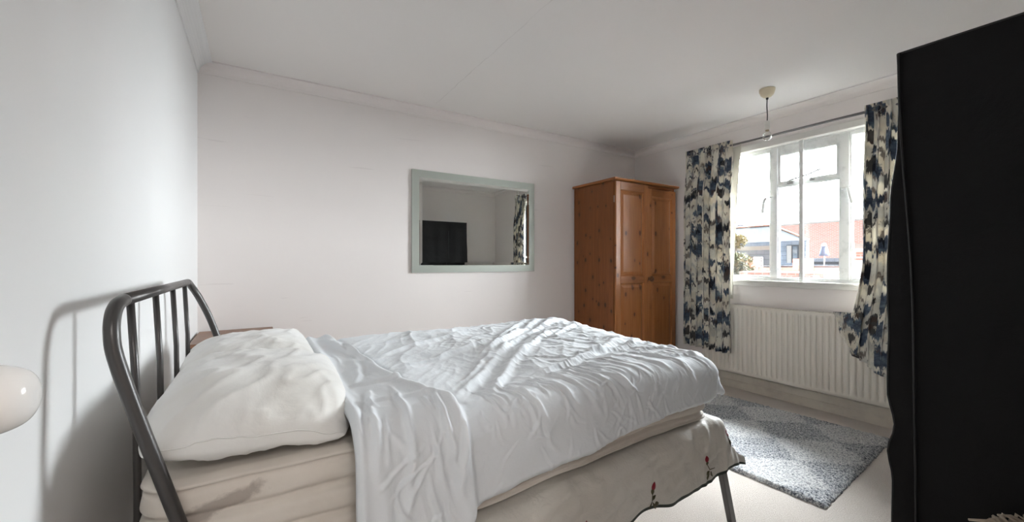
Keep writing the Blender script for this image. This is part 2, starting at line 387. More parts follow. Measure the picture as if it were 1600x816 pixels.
M['lining'] = fabric('cream_lining', (0.74, 0.71, 0.62, 1), wr=(20, 0.2))
M['wicker'] = NT('bleached_wicker', rough=0.7, color=(0.50, 0.42, 0.33, 1)).m
M['wicker_dark'] = NT('wicker_inner', rough=0.8, color=(0.16, 0.12, 0.09, 1)).m
# outside
m = NT('brick', rough=0.9, spec=0.1); br = m.n('ShaderNodeTexBrick'); br.inputs['Scale'].default_value = 1.0
br.inputs['Color1'].default_value = (0.66, 0.33, 0.26, 1); br.inputs['Color2'].default_value = (0.58, 0.265, 0.205, 1); br.inputs['Mortar'].default_value = (0.6, 0.5, 0.44, 1)
br.inputs['Mortar Size'].default_value = 0.012; br.inputs['Brick Width'].default_value = 0.23; br.inputs['Row Height'].default_value = 0.075
mp = m.n('ShaderNodeCombineXYZ'); X, Y, Z = m.xyz(m.coord('Object')); m.l(Y, mp.inputs[0]); m.l(Z, mp.inputs[1]); m.l(mp.outputs[0], br.inputs['Vector'])
m.color(br.outputs['Color']); M['brick'] = m.m
m = NT('slate', rough=0.7, spec=0.3); v = m.coord('Object'); X, Y, Z = m.xyz(v)
rows = m.rng(m.math('PINGPONG', Z, 0.11), 0.0, 0.02, 1, 0); cols = m.rng(m.math('PINGPONG', Y, 0.16), 0.0, 0.015, 0.6, 0)
c = m.mix(m.rng(m.noise(v, 3, 3), 0.3, 0.7), (0.27, 0.30, 0.34, 1), (0.20, 0.225, 0.26, 1))
m.color(m.mix(m.math('MAXIMUM', rows, cols), c, (0.13, 0.145, 0.17, 1))); M['slate'] = m.m
M['lead'] = NT('lead_roof', rough=0.9, spec=0.1, color=(0.07, 0.075, 0.08, 1)).m
M['stone'] = NT('pale_render', rough=0.9, color=(0.40, 0.375, 0.34, 1)).m
M['white_ext'] = NT('white_exterior', rough=0.6, color=(0.8, 0.8, 0.8, 1)).m
M['dark_pane'] = NT('dark_pane', rough=0.1, color=(0.10, 0.12, 0.14, 1)).m
M['ridge_tile'] = NT('red_tile', rough=0.8, color=(0.36, 0.17, 0.12, 1)).m
M['foliage'] = NT('foliage', rough=0.9, spec=0.1, color=(0.09, 0.10, 0.055, 1)).m
M['foliage_y'] = NT('autumn_foliage', rough=0.9, spec=0.1, color=(0.15, 0.125, 0.05, 1)).m
M['bark'] = NT('bark', rough=0.9, color=(0.12, 0.09, 0.06, 1)).m
M['parasol'] = NT('parasol_cloth', rough=0.8, color=(0.20, 0.25, 0.36, 1)).m
M['ground'] = NT('tarmac', rough=0.95, color=(0.015, 0.015, 0.015, 1)).m

# ------------------------------------------------------------------ room shell
def struct(name, bm, mat, **kw):
    o = obj(name, bm, mat, **kw); o['kind'] = 'structure'; return o
T = 0.20
DX0, DX1, DZ = -0.26, 0.43, 2.0           # doorway in the front wall
HY = -1.7                                  # end of the hall
struct('floor', boxbm(XL-T, XR+T, YF-0.12, YB+T, -0.12, 0), M['carpet'])
struct('ceiling', boxbm(XL-T, XR+T, YF-0.12, YB+T, ZC, ZC+0.12), M['ceiling'])
struct('wall_left', boxbm(XL-T, XL, YF-0.12, YB+T, 0, ZC), M['wall_left'])
struct('wall_back', boxbm(XL, XR, YB, YB+T, 0, ZC), M['wall'])
bm = bmesh.new()
box(bm, XR, XR+T, YF-0.12, WY0, 0, ZC); box(bm, XR, XR+T, WY1, YB+T, 0, ZC)
box(bm, XR, XR+T, WY0, WY1, 0, WZ0); box(bm, XR, XR+T, WY0, WY1, WZ1, ZC)
struct('wall_right', bm, M['wall'])
bm = bmesh.new()
box(bm, XL, DX0, YF-0.12, YF, 0, ZC); box(bm, DX1, XR, YF-0.12, YF, 0, ZC); box(bm, DX0, DX1, YF-0.12, YF, DZ, ZC)
struct('wall_front', bm, M['wall'])
# small hall behind the doorway
hx0, hx1, hy1 = -0.6, 0.9, YF-0.12
struct('floor_hall', boxbm(hx0-.1, hx1+.1, HY-.1, hy1, -0.12, 0), M['carpet'])
struct('ceiling_hall', boxbm(hx0-.1, hx1+.1, HY-.1, hy1, ZC, ZC+.12), M['ceiling'])
struct('wall_hall_left', boxbm(hx0-.1, hx0, HY, hy1, 0, ZC), M['wall'])
struct('wall_hall_right', boxbm(hx1, hx1+.1, HY, hy1, 0, ZC), M['wall'])
struct('wall_hall_end', boxbm(hx0-.1, hx1+.1, HY-.1, HY, 0, ZC), M['wall'])
fill_lamp = empty('added_fill_lamp', (0.1, -0.85, ZC))  # unseen pendant body, added to carry the fill light
tag(fill_lamp, 'added fill lamp in the unseen hall behind the open doorway', 'lamp')
bm = bmesh.new(); tube(bm, [(0.1, -0.85, ZC), (0.1, -0.85, ZC-0.17)], 0.006); obj('flex', bm, M['white_plastic'], fill_lamp)
bm = bmesh.new(); lathe(bm, [(0.03, 0), (0.035, -0.015), (0.12, -0.06), (0.17, -0.10), (0.165, -0.10), (0.11, -0.055), (0.03, -0.01)], (0.1, -0.85, ZC-0.155)); obj('fill_lamp_shade', bm, M['white_plastic'], fill_lamp, smooth=True)

# coving with a concave face
def cove_profile():
    p = [(0, 0), (0, -0.060), (0.008, -0.060)]
    for k in range(7):
        a = k/6*PI/2; p.append((0.010+0.060*(1-math.cos(a)), -0.054+0.046*math.sin(a)))
    p += [(0.080, -0.008), (0.080, 0)]
    return p
cp = cove_profile()
bm = bmesh.new(); prism(bm, [(YB-a, ZC+b) for a, b in cp], 'X', XL, XR); struct('trim_1', bm, M['wall'])
bm = bmesh.new(); prism(bm, [(XR-a, ZC+b) for a, b in cp], 'Y', YF, YB); struct('trim_2', bm, M['wall'])
bm = bmesh.new(); prism(bm, [(XL+a, ZC+b) for a, b in cp], 'Y', YF, YB); struct('trim_3', bm, M['wall_left'])
bm = bmesh.new(); prism(bm, [(YF+a, ZC+b) for a, b in cp], 'X', XL, XR); struct('trim_4', bm, M['wall'])
sk = [(0, 0), (0.020, 0), (0.020, 0.055), (0.014, 0.064), (0.009, 0.068), (0.009, 0.122), (0.004, 0.130), (0, 0.130)]
bm = bmesh.new(); prism(bm, [(XR-a, b) for a, b in sk], 'Y', YF, YB); struct('baseboard_right', bm, M['skirt'])
bm = bmesh.new(); prism(bm, [(YB-a, b) for a, b in sk], 'X', XL, XR); struct('baseboard_back', bm, M['skirt'])
bm = bmesh.new(); prism(bm, [(XL+a, b) for a, b in sk], 'Y', YF, YB); struct('baseboard_left', bm, M['trim'])

# open door leaf folded back along the left wall, with its china knob
door = struct('door_1', boxbm(-0.272, -0.232, -0.045, 0.600, 0.012, DZ-0.01), M['trim'], bevel=0.002)
door['label'] = 'white open door folded back against the left wall'
KY, KZ = 0.497, 1.010
kn = bmesh.new(); lathe(kn, [(max(0.0, q.x), q.y) for q in smoothpts([(c_[0], c_[1], 0) for c_ in [(0.0, 0.078), (0.012, 0.0765), (0.021, 0.071), (0.0265, 0.060), (0.0275, 0.050), (0.025, 0.040), (0.019, 0.031), (0.012, 0.025), (0.010, 0.016), (0.018, 0.010), (0.026, 0.006), (0.027, 0.0)]], 5)], (-0.232, KY, KZ), 'X', 64)
ko = obj('door_knob', kn, M['porcelain'], door, smooth=True); ko['label'] = 'glossy white china knob'
struct('trim_5', (lambda b: (box(b, DX0-.05, DX0, YF, YF+.012, 0, DZ+.05), box(b, DX1, DX1+.05, YF, YF+.012, 0, DZ+.05), box(b, DX0, DX1, YF, YF+.012, DZ, DZ+.05), b)[-1])(bmesh.new()), M['trim'])

# ------------------------------------------------------------------ window
FX0, FX1 = 3.685, 3.735
win = struct('window_1', (lambda b: (
    box(b, FX0, FX1, WY0, WY0+.035, WZ0, WZ1), box(b, FX0, FX1, WY1-.035, WY1, WZ0, WZ1),
    box(b, FX0, FX1, WY0+.035, WY1-.035, WZ0, WZ0+.03), box(b, FX0, FX1, WY0+.035, WY1-.035, WZ1-.02, WZ1), b)[-1])(bmesh.new()), M['winpaint'], bevel=0.003)
win['label'] = 'white painted metal window with a top vent and two side casements'
def part(name, bxs, mat, parent, bevel=0.002):
    b = bmesh.new()
    for q in bxs: box(b, *q)
    return obj(name, b, mat, parent, bevel=bevel)
zb, zt = WZ0+.03, WZ1-.02
part('mullion', [(FX0-.004, FX1, 1.725, 1.775, zb, zt)], M['winpaint'], win)
part('mullion', [(FX0-.004, FX1, 1.235, 1.295, zb, zt)], M['winpaint'], win)
ZT = 1.775
def frame(b, y0, y1, z0, z1, w, x0, x1, wt=None):
    wt = wt or w
    box(b, x0, x1, y0, y0+w, z0, z1); box(b, x0, x1, y1-w, y1, z0, z1); box(b, x0, x1, y0+w, y1-w, z0, z0+w); box(b, x0, x1, y0+w, y1-w, z1-wt, z1)
def sash(name, y0, y1, z0, z1, w, wt=None, x0=FX0+.006, x1=FX1-.006):
    b = bmesh.new(); frame(b, y0, y1, z0, z1, w, x0, x1, wt); s = obj(name, b, M['winpaint'], win, bevel=0.002)
    g = obj('pane', boxbm((x0+x1)/2-.002, (x0+x1)/2+.002, y0+w, y1-w, z0+w, z1-(wt or w)), M['glass'], s); return s
s_l = sash('casement', 1.775, WY1-.035, zb, zt, 0.014, 0.022)
s_r = sash('casement', WY0+.035, 1.235, zb, zt, 0.014, 0.022)
part('transom', [(FX0-.002, FX1, 1.295, 1.725, ZT-.022, ZT)], M['winpaint'], win)
s_v = sash('vent_sash', 1.298, 1.722, ZT, zt, 0.020, 0.070)
s_c = sash('fixed_light', 1.295, 1.725, zb, ZT-.022, 0.006)
# right casement lower glazing bar
part('glazing_bar', [(FX0+.004, FX1-.004, WY0+.045, 1.225, 1.20, 1.225)], M['winpaint'], win)
# slim inner sliding stile, in front
part('centre_stile', [(3.650, 3.668, 1.520, 1.549, WZ0+.005, zt+.012)], M['winpaint'], win, 0.0015)
part('centre_stile_edge', [(3.668, 3.680, 1.528, 1.540, WZ0+.005, zt+.012)], M['winpaint'], win, 0.0015)
# handles
def handle(y, z, side):
    b = bmesh.new(); box(b, FX0-.012, FX0+.008, y-.012, y+.012, z-.018, z+.018)
    tube(b, [(FX0-.02, y-0.012*side, z+.004), (FX0-.03, y+.03*side, z+.012), (FX0-.03, y+.042*side, z)], 0.007, 8)
    tube(b, smoothpts([(FX0-.03, y+.042*side, z+.002), (FX0-.034, y+.055*side, z-.03), (FX0-.032, y+.063*side, z-.085), (FX0-.03, y+.066*side, z-.125)], 4), .0125, 8)
    return obj('casement_handle', b, M['winpaint'], win)
handle(1.760, 1.665, 1); 
b = bmesh.new(); box(b, FX0-.012, FX0+.008, 1.23, 1.285, 1.655, 1.68)
tube(b, [(FX0-.02, 1.275, 1.668), (FX0-.03, 1.235, 1.672), (FX0-.03, 1.205, 1.68)], 0.008, 8)
tube(b, smoothpts([(FX0-.03, 1.235, 1.675), (FX0-.034, 1.222, 1.63), (FX0-.03, 1.205, 1.555)], 4), .0125, 8)
obj('casement_handle', b, M['winpaint'], win)
# vent stay
b = bmesh.new(); box(b, FX0-.014, FX0+.006, 1.60, 1.645, ZT-.012, ZT+.008)
tube(b, smoothpts([(FX0-.015, 1.632, ZT+.004), (FX0-.02, 1.62, ZT+.016), (FX0-.022, 1.50, ZT+.038), (FX0-.022, 1.425, ZT+.062), (FX0-.022, 1.40, ZT+.060)], 4), .0065, 8)
box(b, FX0-.014, FX0+.006, 1.455, 1.485, ZT-.010, ZT+.004); tube(b, [(FX0-.018, 1.47, ZT), (FX0-.018, 1.47, ZT+.016)], .005, 8)
st = obj('window_stay', b, M['chrome'], win)
sill = part('window_sill', [(3.618, FX0+.005, WY0-.03, WY1+.03, WZ0-.012, WZ0+.006), (3.632, 3.66, WY0-.02, WY1+.02, WZ0-.045, WZ0-.012)], M['trim'], win, 0.004)
part('reveal_lining', [(XR-.002, FX0, WY0-.0, WY0+.006, WZ0, WZ1), (XR-.002, FX0, WY1-.006, WY1, WZ0, WZ1), (XR-.002, FX0, WY0, WY1, WZ1-.006, WZ1)], M['trim'], win)
part('window_architrave', [(XR-.012, XR, WY0-.05, WY1+.05, WZ1-.004, WZ1+.048)], M['trim'], win, 0.003)

# ------------------------------------------------------------------ mirror
MX0, MX1, MZ0, MZ1 = 1.05, 2.24, 1.040, 1.872
mir = empty('wall_mirror', ((MX0+MX1)/2, YB-.002, MZ0))
tag(mir, 'rectangular wall mirror with pale green etched glass border', 'mirror')
yb = YB-.002
b = bmesh.new(); fw = 0.060
frame_pts = [(MX0, MX1, yb-.016, yb-.004, MZ0, MZ0+fw), (MX0, MX1, yb-.016, yb-.004, MZ1-fw, MZ1), (MX0, MX0+fw, yb-.016, yb-.004, MZ0+fw, MZ1-fw), (MX1-fw, MX1, yb-.016, yb-.004, MZ0+fw, MZ1-fw)]
for q in frame_pts: box(b, *q)
obj('glass_border', b, M['etched'], mir)
obj('backing_board', boxbm(MX0+.01, MX1-.01, yb-.004, yb, MZ0+.01, MZ1-.01), M['walnut'], mir)
b = bmesh.new(); o1, o2 = fw, fw+.030
def ring(b, ia, ya, ib, yb_):
    A = [(MX0+ia, MZ0+ia), (MX1-ia, MZ0+ia), (MX1-ia, MZ1-ia), (MX0+ia, MZ1-ia)]; B = [(MX0+ib, MZ0+ib), (MX1-ib, MZ0+ib), (MX1-ib, MZ1-ib), (MX0+ib, MZ1-ib)]
    va = [b.verts.new((x, ya, z)) for x, z in A]; vb = [b.verts.new((x, yb_, z)) for x, z in B]
    for k in range(4): b.faces.new((va[k], va[(k+1) % 4], vb[(k+1) % 4], vb[k]))
ring(b, o1, yb-.016, o1+.003, yb-.0165); ring(b, o1+.003, yb-.0165, o2-.006, yb-.019)
ring(b, o1+.001, yb-.0168, o1+.0035, yb-.0168)
obj('bevelled_edge', b, M['bevel_silver'], mir)
b = bmesh.new(); box(b, MX0+o2-.006, MX1-o2+.006, yb-.0192, yb-.005, MZ0+o2-.006, MZ1-o2+.006)
obj('mirror_glass', b, M['silver'], mir)

# ------------------------------------------------------------------ bed frame (tubular headboard, small double)
bed = empty('metal_bed_frame', (0.75, 1.62, 0))
tag(bed, 'dark grey tubular metal bed frame with barred headboard against the left wall', 'bed')
R_ = 0.0128
near = [(-0.050, 1.045, 0.0), (-0.052, 1.045, 0.20), (-0.072, 1.048, 0.38), (-0.100, 1.052, 0.48), (-0.134, 1.055, 0.598), (-0.169, 1.055, 0.723), (-0.201, 1.055, 0.837), (-0.2275, 1.057, 0.940), (-0.234, 1.062, 0.985), (-0.236, 1.078, 1.018), (-0.235, 1.102, 1.037), (-0.233, 1.14, 1.0435)]
far = [(-0.233, 2.03, 1.0435), (-0.233, 2.075, 1.041), (-0.229, 2.105, 1.028), (-0.2165, 2.125, 1.002), (-0.200, 2.135, 0.965), (-0.172, 2.142, 0.895), (-0.1444, 2.145, 0.808), (-0.110, 2.15, 0.69), (-0.08, 2.155, 0.56), (-0.06, 2.16, 0.40), (-0.05, 2.16, 0.20), (-0.05, 2.16, 0.0)]
b = bmesh.new(); tube(b, smoothpts(near, 6), R_, 20)
obj('headboard_post', b, M['bedmetal'], bed)
b = bmesh.new(); tube(b, smoothpts(far, 6), R_, 20); obj('headboard_post', b, M['bedmetal'], bed)
b = bmesh.new(); tube(b, [(-0.233, 1.14, 1.0435), (-0.233, 2.03, 1.0435)], R_*0.985, 20); obj('headboard_rail', b, M['bedmetal'], bed)
for y in (1.19, 1.45, 1.715, 1.97):
    b = bmesh.new(); tube(b, [(-0.233, y, 1.040), (-0.2235, y, 0.85), (-0.221, y, 0.62), (-0.221, y, 0.29)], 0.0072, 12); obj('headboard_bar', b, M['bedmetal'], bed)
b = bmesh.new(); tube(b, [(-0.221, 1.06, 0.29), (-0.221, 2.14, 0.29)], 0.010, 12); tube(b, [(-0.221, 1.06, 0.29), (-0.052, 1.045, 0.29)], 0.008); tube(b, [(-0.221, 2.14, 0.29), (-0.052, 2.16, 0.29)], 0.008); obj('lower_rail', b, M['bedmetal'], bed)
part('side_rail', [(-0.05, 1.70, 1.035, 1.060, 0.285, 0.325)], M['bedmetal'], bed)
part('side_rail', [(-0.05, 1.70, 2.145, 2.17, 0.285, 0.325)], M['bedmetal'], bed)
part('foot_rail', [(1.68, 1.705, 1.060, 2.145, 0.285, 0.325)], M['bedmetal'], bed)
for (xa, ya, xb, yb2) in ((1.672, 1.012, 1.745, 1.000), (1.69, 2.16, 1.735, 2.20)):
    b = bmesh.new(); 
    P = [Vector((xa, ya, 0.32)), Vector((lerp(xa, xb, .25), lerp(ya, yb2, .3), 0.22)), Vector((xb, yb2, 0.0))]
    for p0, p1 in zip(P, P[1:]):
        q = []
        for p in (p0, p1):
            q += [b.verts.new(p+Vector(d)) for d in ((-.017, -.012, 0), (.017, -.012, 0), (.017, .012, 0), (-.017, .012, 0))]
        for k in range(4): b.faces.new((q[k], q[(k+1) % 4], q[4+(k+1) % 4], q[4+k]))
    b.faces.new([b.verts[:][i] for i in (0, 1, 2, 3)]) if False else None
    bmesh.ops.remove_doubles(b, verts=b.verts, dist=1e-5)
    obj('leg', b, M['bedmetal'], bed, bevel=0.003)
for k in range(9):
    x = 0.05+k*0.19
    part('slat', [(x, x+.06, 1.045, 2.16, 0.325, 0.340)], M['pine_rail'], bed)

# ------------------------------------------------------------------ draping helper: rounded top rectangle, edges fall away
def drape(a, bb, top, La0, La1, Lb0, Lb1, R, flare=0.06):
    """a along X, bb along Y; outside the rectangle the sheet turns down with radius R. top(x,y)->z"""
    da = (a-La1) if a > La1 else ((a-La0) if a < La0 else 0.0)
    db = (bb-Lb1) if bb > Lb1 else ((bb-Lb0) if bb < Lb0 else 0.0)
    ca = min(max(a, La0), La1); cb = min(max(bb, Lb0), Lb1)
    l = math.hypot(da, db)
    if l < 1e-9: return Vector((ca, cb, top(ca, cb)))
    ua, ub = da/l, db/l
    ph = l/R
    if ph < PI/2: o, dz = R*math.sin(ph), R*(1-math.cos(ph))
    else: o, dz = R+(l-R*PI/2)*flare, R+(l-R*PI/2)
    return Vector((ca+ua*o, cb+ub*o, top(ca, cb)-dz))
def displaced(nu, nv, P, D):
    """grid of points P(u,v) pushed along its own normal by D(u,v,p)"""
    pts = [[P(i/(nu-1), j/(nv-1)) for j in range(nv)] for i in range(nu)]
    out = []
    for i in range(nu):
        row = []
        for j in range(nv):
            du = pts[min(i+1, nu-1)][j]-pts[max(i-1, 0)][j]; dv = pts[i][min(j+1, nv-1)]-pts[i][max(j-1, 0)]
            n = du.cross(dv); n = n.normalized() if n.length > 1e-9 else Vector((0, 0, 1))
            row.append(pts[i][j]+n*D(i/(nu-1), j/(nv-1), pts[i][j]))
        out.append(row)
    return out
def mesh_from(rows, mi=None, bm=None):
    bm = bm or bmesh.new(); V = [[bm.verts.new(p) for p in r] for r in rows]
    for i in range(len(V)-1):
        for j in range(len(V[0])-1):
            f = bm.faces.new((V[i][j], V[i+1][j], V[i+1][j+1], V[i][j+1])); f.smooth = True
            if mi: f.material_index = mi(i, j)
    return bm

CREASE = [(-.2, .42), (.1, .408), (.54, .402), (.9, .432), (1.3, .458), (1.63, .466)]       # underside of the mattress
def near_y(x): return lerp(1.078, 1.035, max(0, min(1, (x+.2)/1.83)))

# padded base under the bedspread
b = bmesh.new()
N = 24
def basep(u, v):
    x = lerp(-.03, 1.66, u); return x
rows = []
for i in range(N+1):
    x = lerp(-.03, 1.655, i/N); zt_ = interp(CREASE, x)-.016
    rows.append([(x, 1.085, .342), (x, 1.060, .36), (x, 1.062, zt_-.01), (x, 1.085, zt_), (x, 2.11, zt_), (x, 2.14, zt_-.01), (x, 2.14, .36), (x, 2.11, .342)])
V = [[b.verts.new(p) for p in r] for r in rows]
for i in range(N):
    for j in range(8): b.faces.new((V[i][j], V[i+1][j], V[i+1][(j+1) % 8], V[i][(j+1) % 8]))
b.faces.new(V[0]); b.faces.new(list(reversed(V[-1])))
base = obj('bed_base_pad', b, M['underlay'], None); tag(base, 'flat padded base under the cream embroidered bedspread', 'bed base')

# ------------------------------------------------------------------ bedspread on the base
def sp_top(x, y): return interp(CREASE, x)-.006
def hem_len(u, x):                                   # overhang on the near side
    l = interp([(-.1, .23), (.8, .245), (1.05, .25), (1.17, .233), (1.32, .262), (1.5, .255), (1.66, .24)], x)
    return l
A0, A1, B0, B1 = -0.02, 1.655, 1.035, 2.15
def sp_P(u, v):
    # u: 0..1 along X incl. foot overhang; v: 0..1 across incl. near overhang
    foot = 0.19
    a = lerp(-0.02, A1+foot, u)
    x = min(a, A1)
    vb = v/0.42
    if v < 0.42: bb = B0-hem_len(u, x)*(1-vb)
    else: bb = lerp(B0, B1+0.16, (v-.42)/.58)
    p = drape(a, bb, sp_top, A0, A1, B0, B1, 0.045, 0.10)
    # near foot corner: cloth is bunched and kicks outwards
    if a > A1 and bb < B0:
        k = min(1, (a-A1)/foot)*min(1, (B0-bb)/.2); p += Vector((.115*k, -.012*k, .060*k))
    return p
def sp_D(u, v, p):
    f = 0.0
    s = sstep(0.50, 0.36, v)
    f += .010*s*nz(p.x*5.5+p.z*2, p.z*1.6, 3.3)*1.2
    f += .007*s*nz(p.x*14+p.z*9, p.z*5-p.x*2, 7.7)
    f += .0045*s*(1-abs(nz(p.x*10-p.z*16, p.z*9+p.x*5, 1.7))*2.2)
    g = sstep(1.35, 1.66, p.x)*s
    f += .010*g*nz(p.x*30, p.z*4, 5.1)+.006*g*nz(p.x*55, p.z*6, 9.1)
    return f
nu, nv = 230, 110
rows = displaced(nu, nv, sp_P, lambda u, v, p: -sp_D(u, v, p))
def flip_check(rows):
    a = (rows[1][60]-rows[0][60]).cross(rows[0][61]-rows[0][60]); return a.z
bm = mesh_from(rows, mi=lambda i, j: 1 if (j < 2 or i > nu-4) else 0)
# embroidered rosebuds as raised satin stitch in the same cloth
def on_sheet(u, v, off=.0035):
    x = u*(nu-1); y = v*(nv-1); i = int(min(max(x, 0), nu-2)); j = int(min(max(y, 0), nv-2)); fx, fy = x-i, y-j
    p = rows[i][j]*(1-fx)*(1-fy)+rows[i+1][j]*fx*(1-fy)+rows[i][j+1]*(1-fx)*fy+rows[i+1][j+1]*fx*fy
    n = (rows[i+1][j]-rows[i][j]).cross(rows[i][j+1]-rows[i][j]).normalized()
    if n.y > 0 and n.z < 0.2: n = -n
    if n.z < 0 and abs(n.z) > .6: n = -n
    return p+n*off
LU, LV = 1.865, 0.245/0.42
def motif(u0, v0, ang, s, shapes):
    ca, sa = math.cos(ang), math.sin(ang)
    for mi, pts in shapes:
        vv = []
        cx_ = sum(p[0] for p in pts)/len(pts); cy_ = sum(p[1] for p in pts)/len(pts)
        def mp(q, off):
            x, y = q; X = (x*ca-y*sa)*s; Y = (x*sa+y*ca)*s
            return on_sheet(u0+X/LU, v0+Y/LV, off)
        vv = [bm.verts.new(mp(p, .001)) for p in pts]; c = bm.verts.new(mp((cx_, cy_), .005))
        for k in range(len(vv)):
            f = bm.faces.new((vv[k], vv[(k+1) % len(vv)], c)); f.material_index = mi; f.smooth = True
def leaf(x, y, L, w, a, n=7):
    out = []
    for k in range(n+1): t = k/n; out.append((t*L, w*math.sin(PI*t)))
    for k in range(n-1, 0, -1): t = k/n; out.append((t*L, -w*math.sin(PI*t)))
    c, s = math.cos(a), math.sin(a); return [(x+p*c-q*s, y+p*s+q*c) for p, q in out]
def stem(x0, y0, x1, y1, w=.0018):
    dx, dy = x1-x0, y1-y0; l = math.hypot(dx, dy); nx, ny = -dy/l*w, dx/l*w
    return [(x0+nx, y0+ny), (x1+nx, y1+ny), (x1-nx, y1-ny), (x0-nx, y0-ny)]
# motif axes: x along the bed (towards the foot), y up
BUD = [(2, leaf(0, .022, .050, .011, 1.35)), (3, leaf(-.002, .008, .036, .010, 1.45)), (3, stem(0, .012, -.008, -.018)), (3, stem(-.008, -.018, -.034, -.045)),
       (3, leaf(-.008, -.014, .036, .007, .75)), (3, leaf(.006, -.032, .030, .011, .25)), (3, leaf(-.006, -.020, .038, .007, -1.05))]
BUD2 = [(2, leaf(-.004, .028, .036, .011, 1.6)), (3, leaf(-.004, .018, .020, .008, 1.5)), (3, stem(-.003, .02, .004, -.004)), (3, stem(.004, -.002, .05, -.012)),
        (3, leaf(.002, -.006, .028, .009, -2.5)), (3, leaf(.006, -.010, .042, .008, -1.0)), (3, leaf(.0, -.014, .036, .008, -2.0))]
BUD3 = [(2, leaf(.0, .0, .034, .017, 1.9)), (2, leaf(.008, -.004, .030, .013, 1.0)), (3, leaf(.012, -.010, .055, .009, -1.1)), (3, stem(.004, -.006, .05, -.05))]
MOTIFS = [(0.662, 0.066, -0.05, 0.80, BUD), (0.842, 0.088, 0.0, 0.82, BUD2), (0.922, 0.262, -0.2, 0.95, BUD3), (0.487, 0.050, 0.0, 0.85, BUD)]
for mo in MOTIFS: motif(*mo)
spr = obj('bedspread', bm, [M['spread'], M['green_hem'], M['rose_red'], M['leaf_green']], None)
tag(spr, 'cream bedspread with embroidered red rosebuds and dark green hem hanging over the bed base', 'bedspread')

# ------------------------------------------------------------------ mattress
MT = 0.672
def mat_section(z01):
    return z01
bm = bmesh.new()
per = []                                              # perimeter in plan, rounded corners
def rounded(x0, x1, y0, y1, r, n=10, seg=70):
    pts = []
    for (cx_, cy_, a0) in ((x1-r, y0+r, -PI/2), (x1-r, y1-r, 0), (x0+r, y1-r, PI/2), (x0+r, y0+r, PI)):
        for k in range(n+1): a = a0+k/n*PI/2; pts.append((cx_+r*math.cos(a), cy_+r*math.sin(a)))
    out = []
    for i, p in enumerate(pts):
        q = pts[(i+1) % len(pts)]; d = math.hypot(q[0]-p[0], q[1]-p[1]); m_ = max(1, int(d/.022))
        for k in range(m_): out.append((lerp(p[0], q[0], k/m_), lerp(p[1], q[1], k/m_)))
    return out
per = rounded(-.196, 1.625, 0, 1, .06)
# side profile: piping, then tufted rows
NP = 60
def side(t):
    """t 0 bottom .. 1 top -> (inset, z fraction)"""
    tucks = (0.16, 0.42, 0.68)
    bulge = .016*math.sin(PI*min(1, max(0, t)))**.5
    d = min(abs(t-q) for q in tucks)
    bulge -= .017*math.exp(-(d/.04)**2)
    pip = math.exp(-((t-.955)/.018)**2)*.007 + math.exp(-((t-.03)/.018)**2)*.007
    groove = math.exp(-((t-.915)/.016)**2)*.008+math.exp(-((t-.07)/.016)**2)*.006
    return bulge+pip-groove
rings = []
cxm, cym = .715, 1.63
for j in range(NP+1):
    t = j/NP; r = []
    for (x, y01) in per:
        y0 = near_y(x); y = lerp(y0, 2.165, y01)
        # outward
        ox = max(-1, min(1, (x-cxm)/.91)); oy = (y01-.5)*2
        e = side(t); n_ = Vector((ox**9, (abs(oy)**9)*(1 if oy > 0 else -1), 0))
        if n_.length > .001: n_ = n_.normalized()
        # button dimples along the tuck rows
        s_ = x*1.0+y*1.0; dim = -.006*max(0, math.cos(s_*2*PI/.115))**6*max(math.exp(-((t-q)/.03)**2) for q in (0.16, 0.42, 0.68))
        zb_ = interp(CREASE, x); zt_ = MT-.012*sstep(.3, 1.6, x)+.003*nz(x*4, y*4)
        z = lerp(zb_, zt_, t)+.004*nz(x*7+y*7, t*3, 4)
        rr_ = 0
        if t > .94: rr_ = -.012*((t-.94)/.06)**2
        if t < .04: rr_ = -.012*((.04-t)/.04)**2
        r.append(bm.verts.new(Vector((x, y, z))+n_*(e+dim+rr_+.004*nz(x*9, y*9, t*4))))
    rings.append(r)
L_ = len(per)
for a, c in zip(rings, rings[1:]):
    for k in range(L_):
        f = bm.faces.new((a[k], a[(k+1) % L_], c[(k+1) % L_], c[k])); f.smooth = True
bm.faces.new(rings[-1]); bm.faces.new(list(reversed(rings[0])))
mt = obj('mattress', bm, M['mattress'], None)
tag(mt, 'stained cream tufted mattress under the pillows and white duvet', 'mattress')

# ------------------------------------------------------------------ duvet
DA0, DA1, DB0, DB1 = 0.19, 1.60, 1.075, 2.125
def hemz(x):
    return interp([(.19, .375), (.40, .405), (.49, .440), (.54, .462), (.9, .492), (1.18, .530), (1.4, .542), (1.62, .545), (1.8, .54)], x)
def d_top(x, y):
    z = .722+.026*sstep(1.0, 2.1, y)
    z += .018*math.exp(-((x-1.15)/.45)**2)*math.exp(-((y-1.55)/.35)**2)
    z += .012*nz(x*2.1+3, y*2.3, 2.2)
    z -= .010*sstep(.5, .2, x)
    z += .022*math.exp(-((x-1.55)/.18)**2-((y-2.0)/.2)**2)
    return z
def flap_edge(y, hang):                                # X of the turned-back edge
    e = interp([(1.0, .470), (1.06, .475), (1.15, .435), (1.25, .395), (1.45, .372), (1.67, .352), (2.0, .32), (2.2, .30)], y)
    return e+.010*nz(y*6, 2.2)+.03*hang
NEARL, FARL, FOOTL = 0.30, 0.24, 0.20
R2 = 0.085
def d_ab(u, v):
    a = lerp(DA0, DA1+FOOTL, u); x = min(a, DA1)
    ln = (d_top(x, DB0)-R2-hemz(x))+R2*PI/2
    if v < .34: bb = DB0-ln*(1-v/.34)
    else: bb = lerp(DB0, DB1+FARL, (v-.34)/.66)
    return a, bb
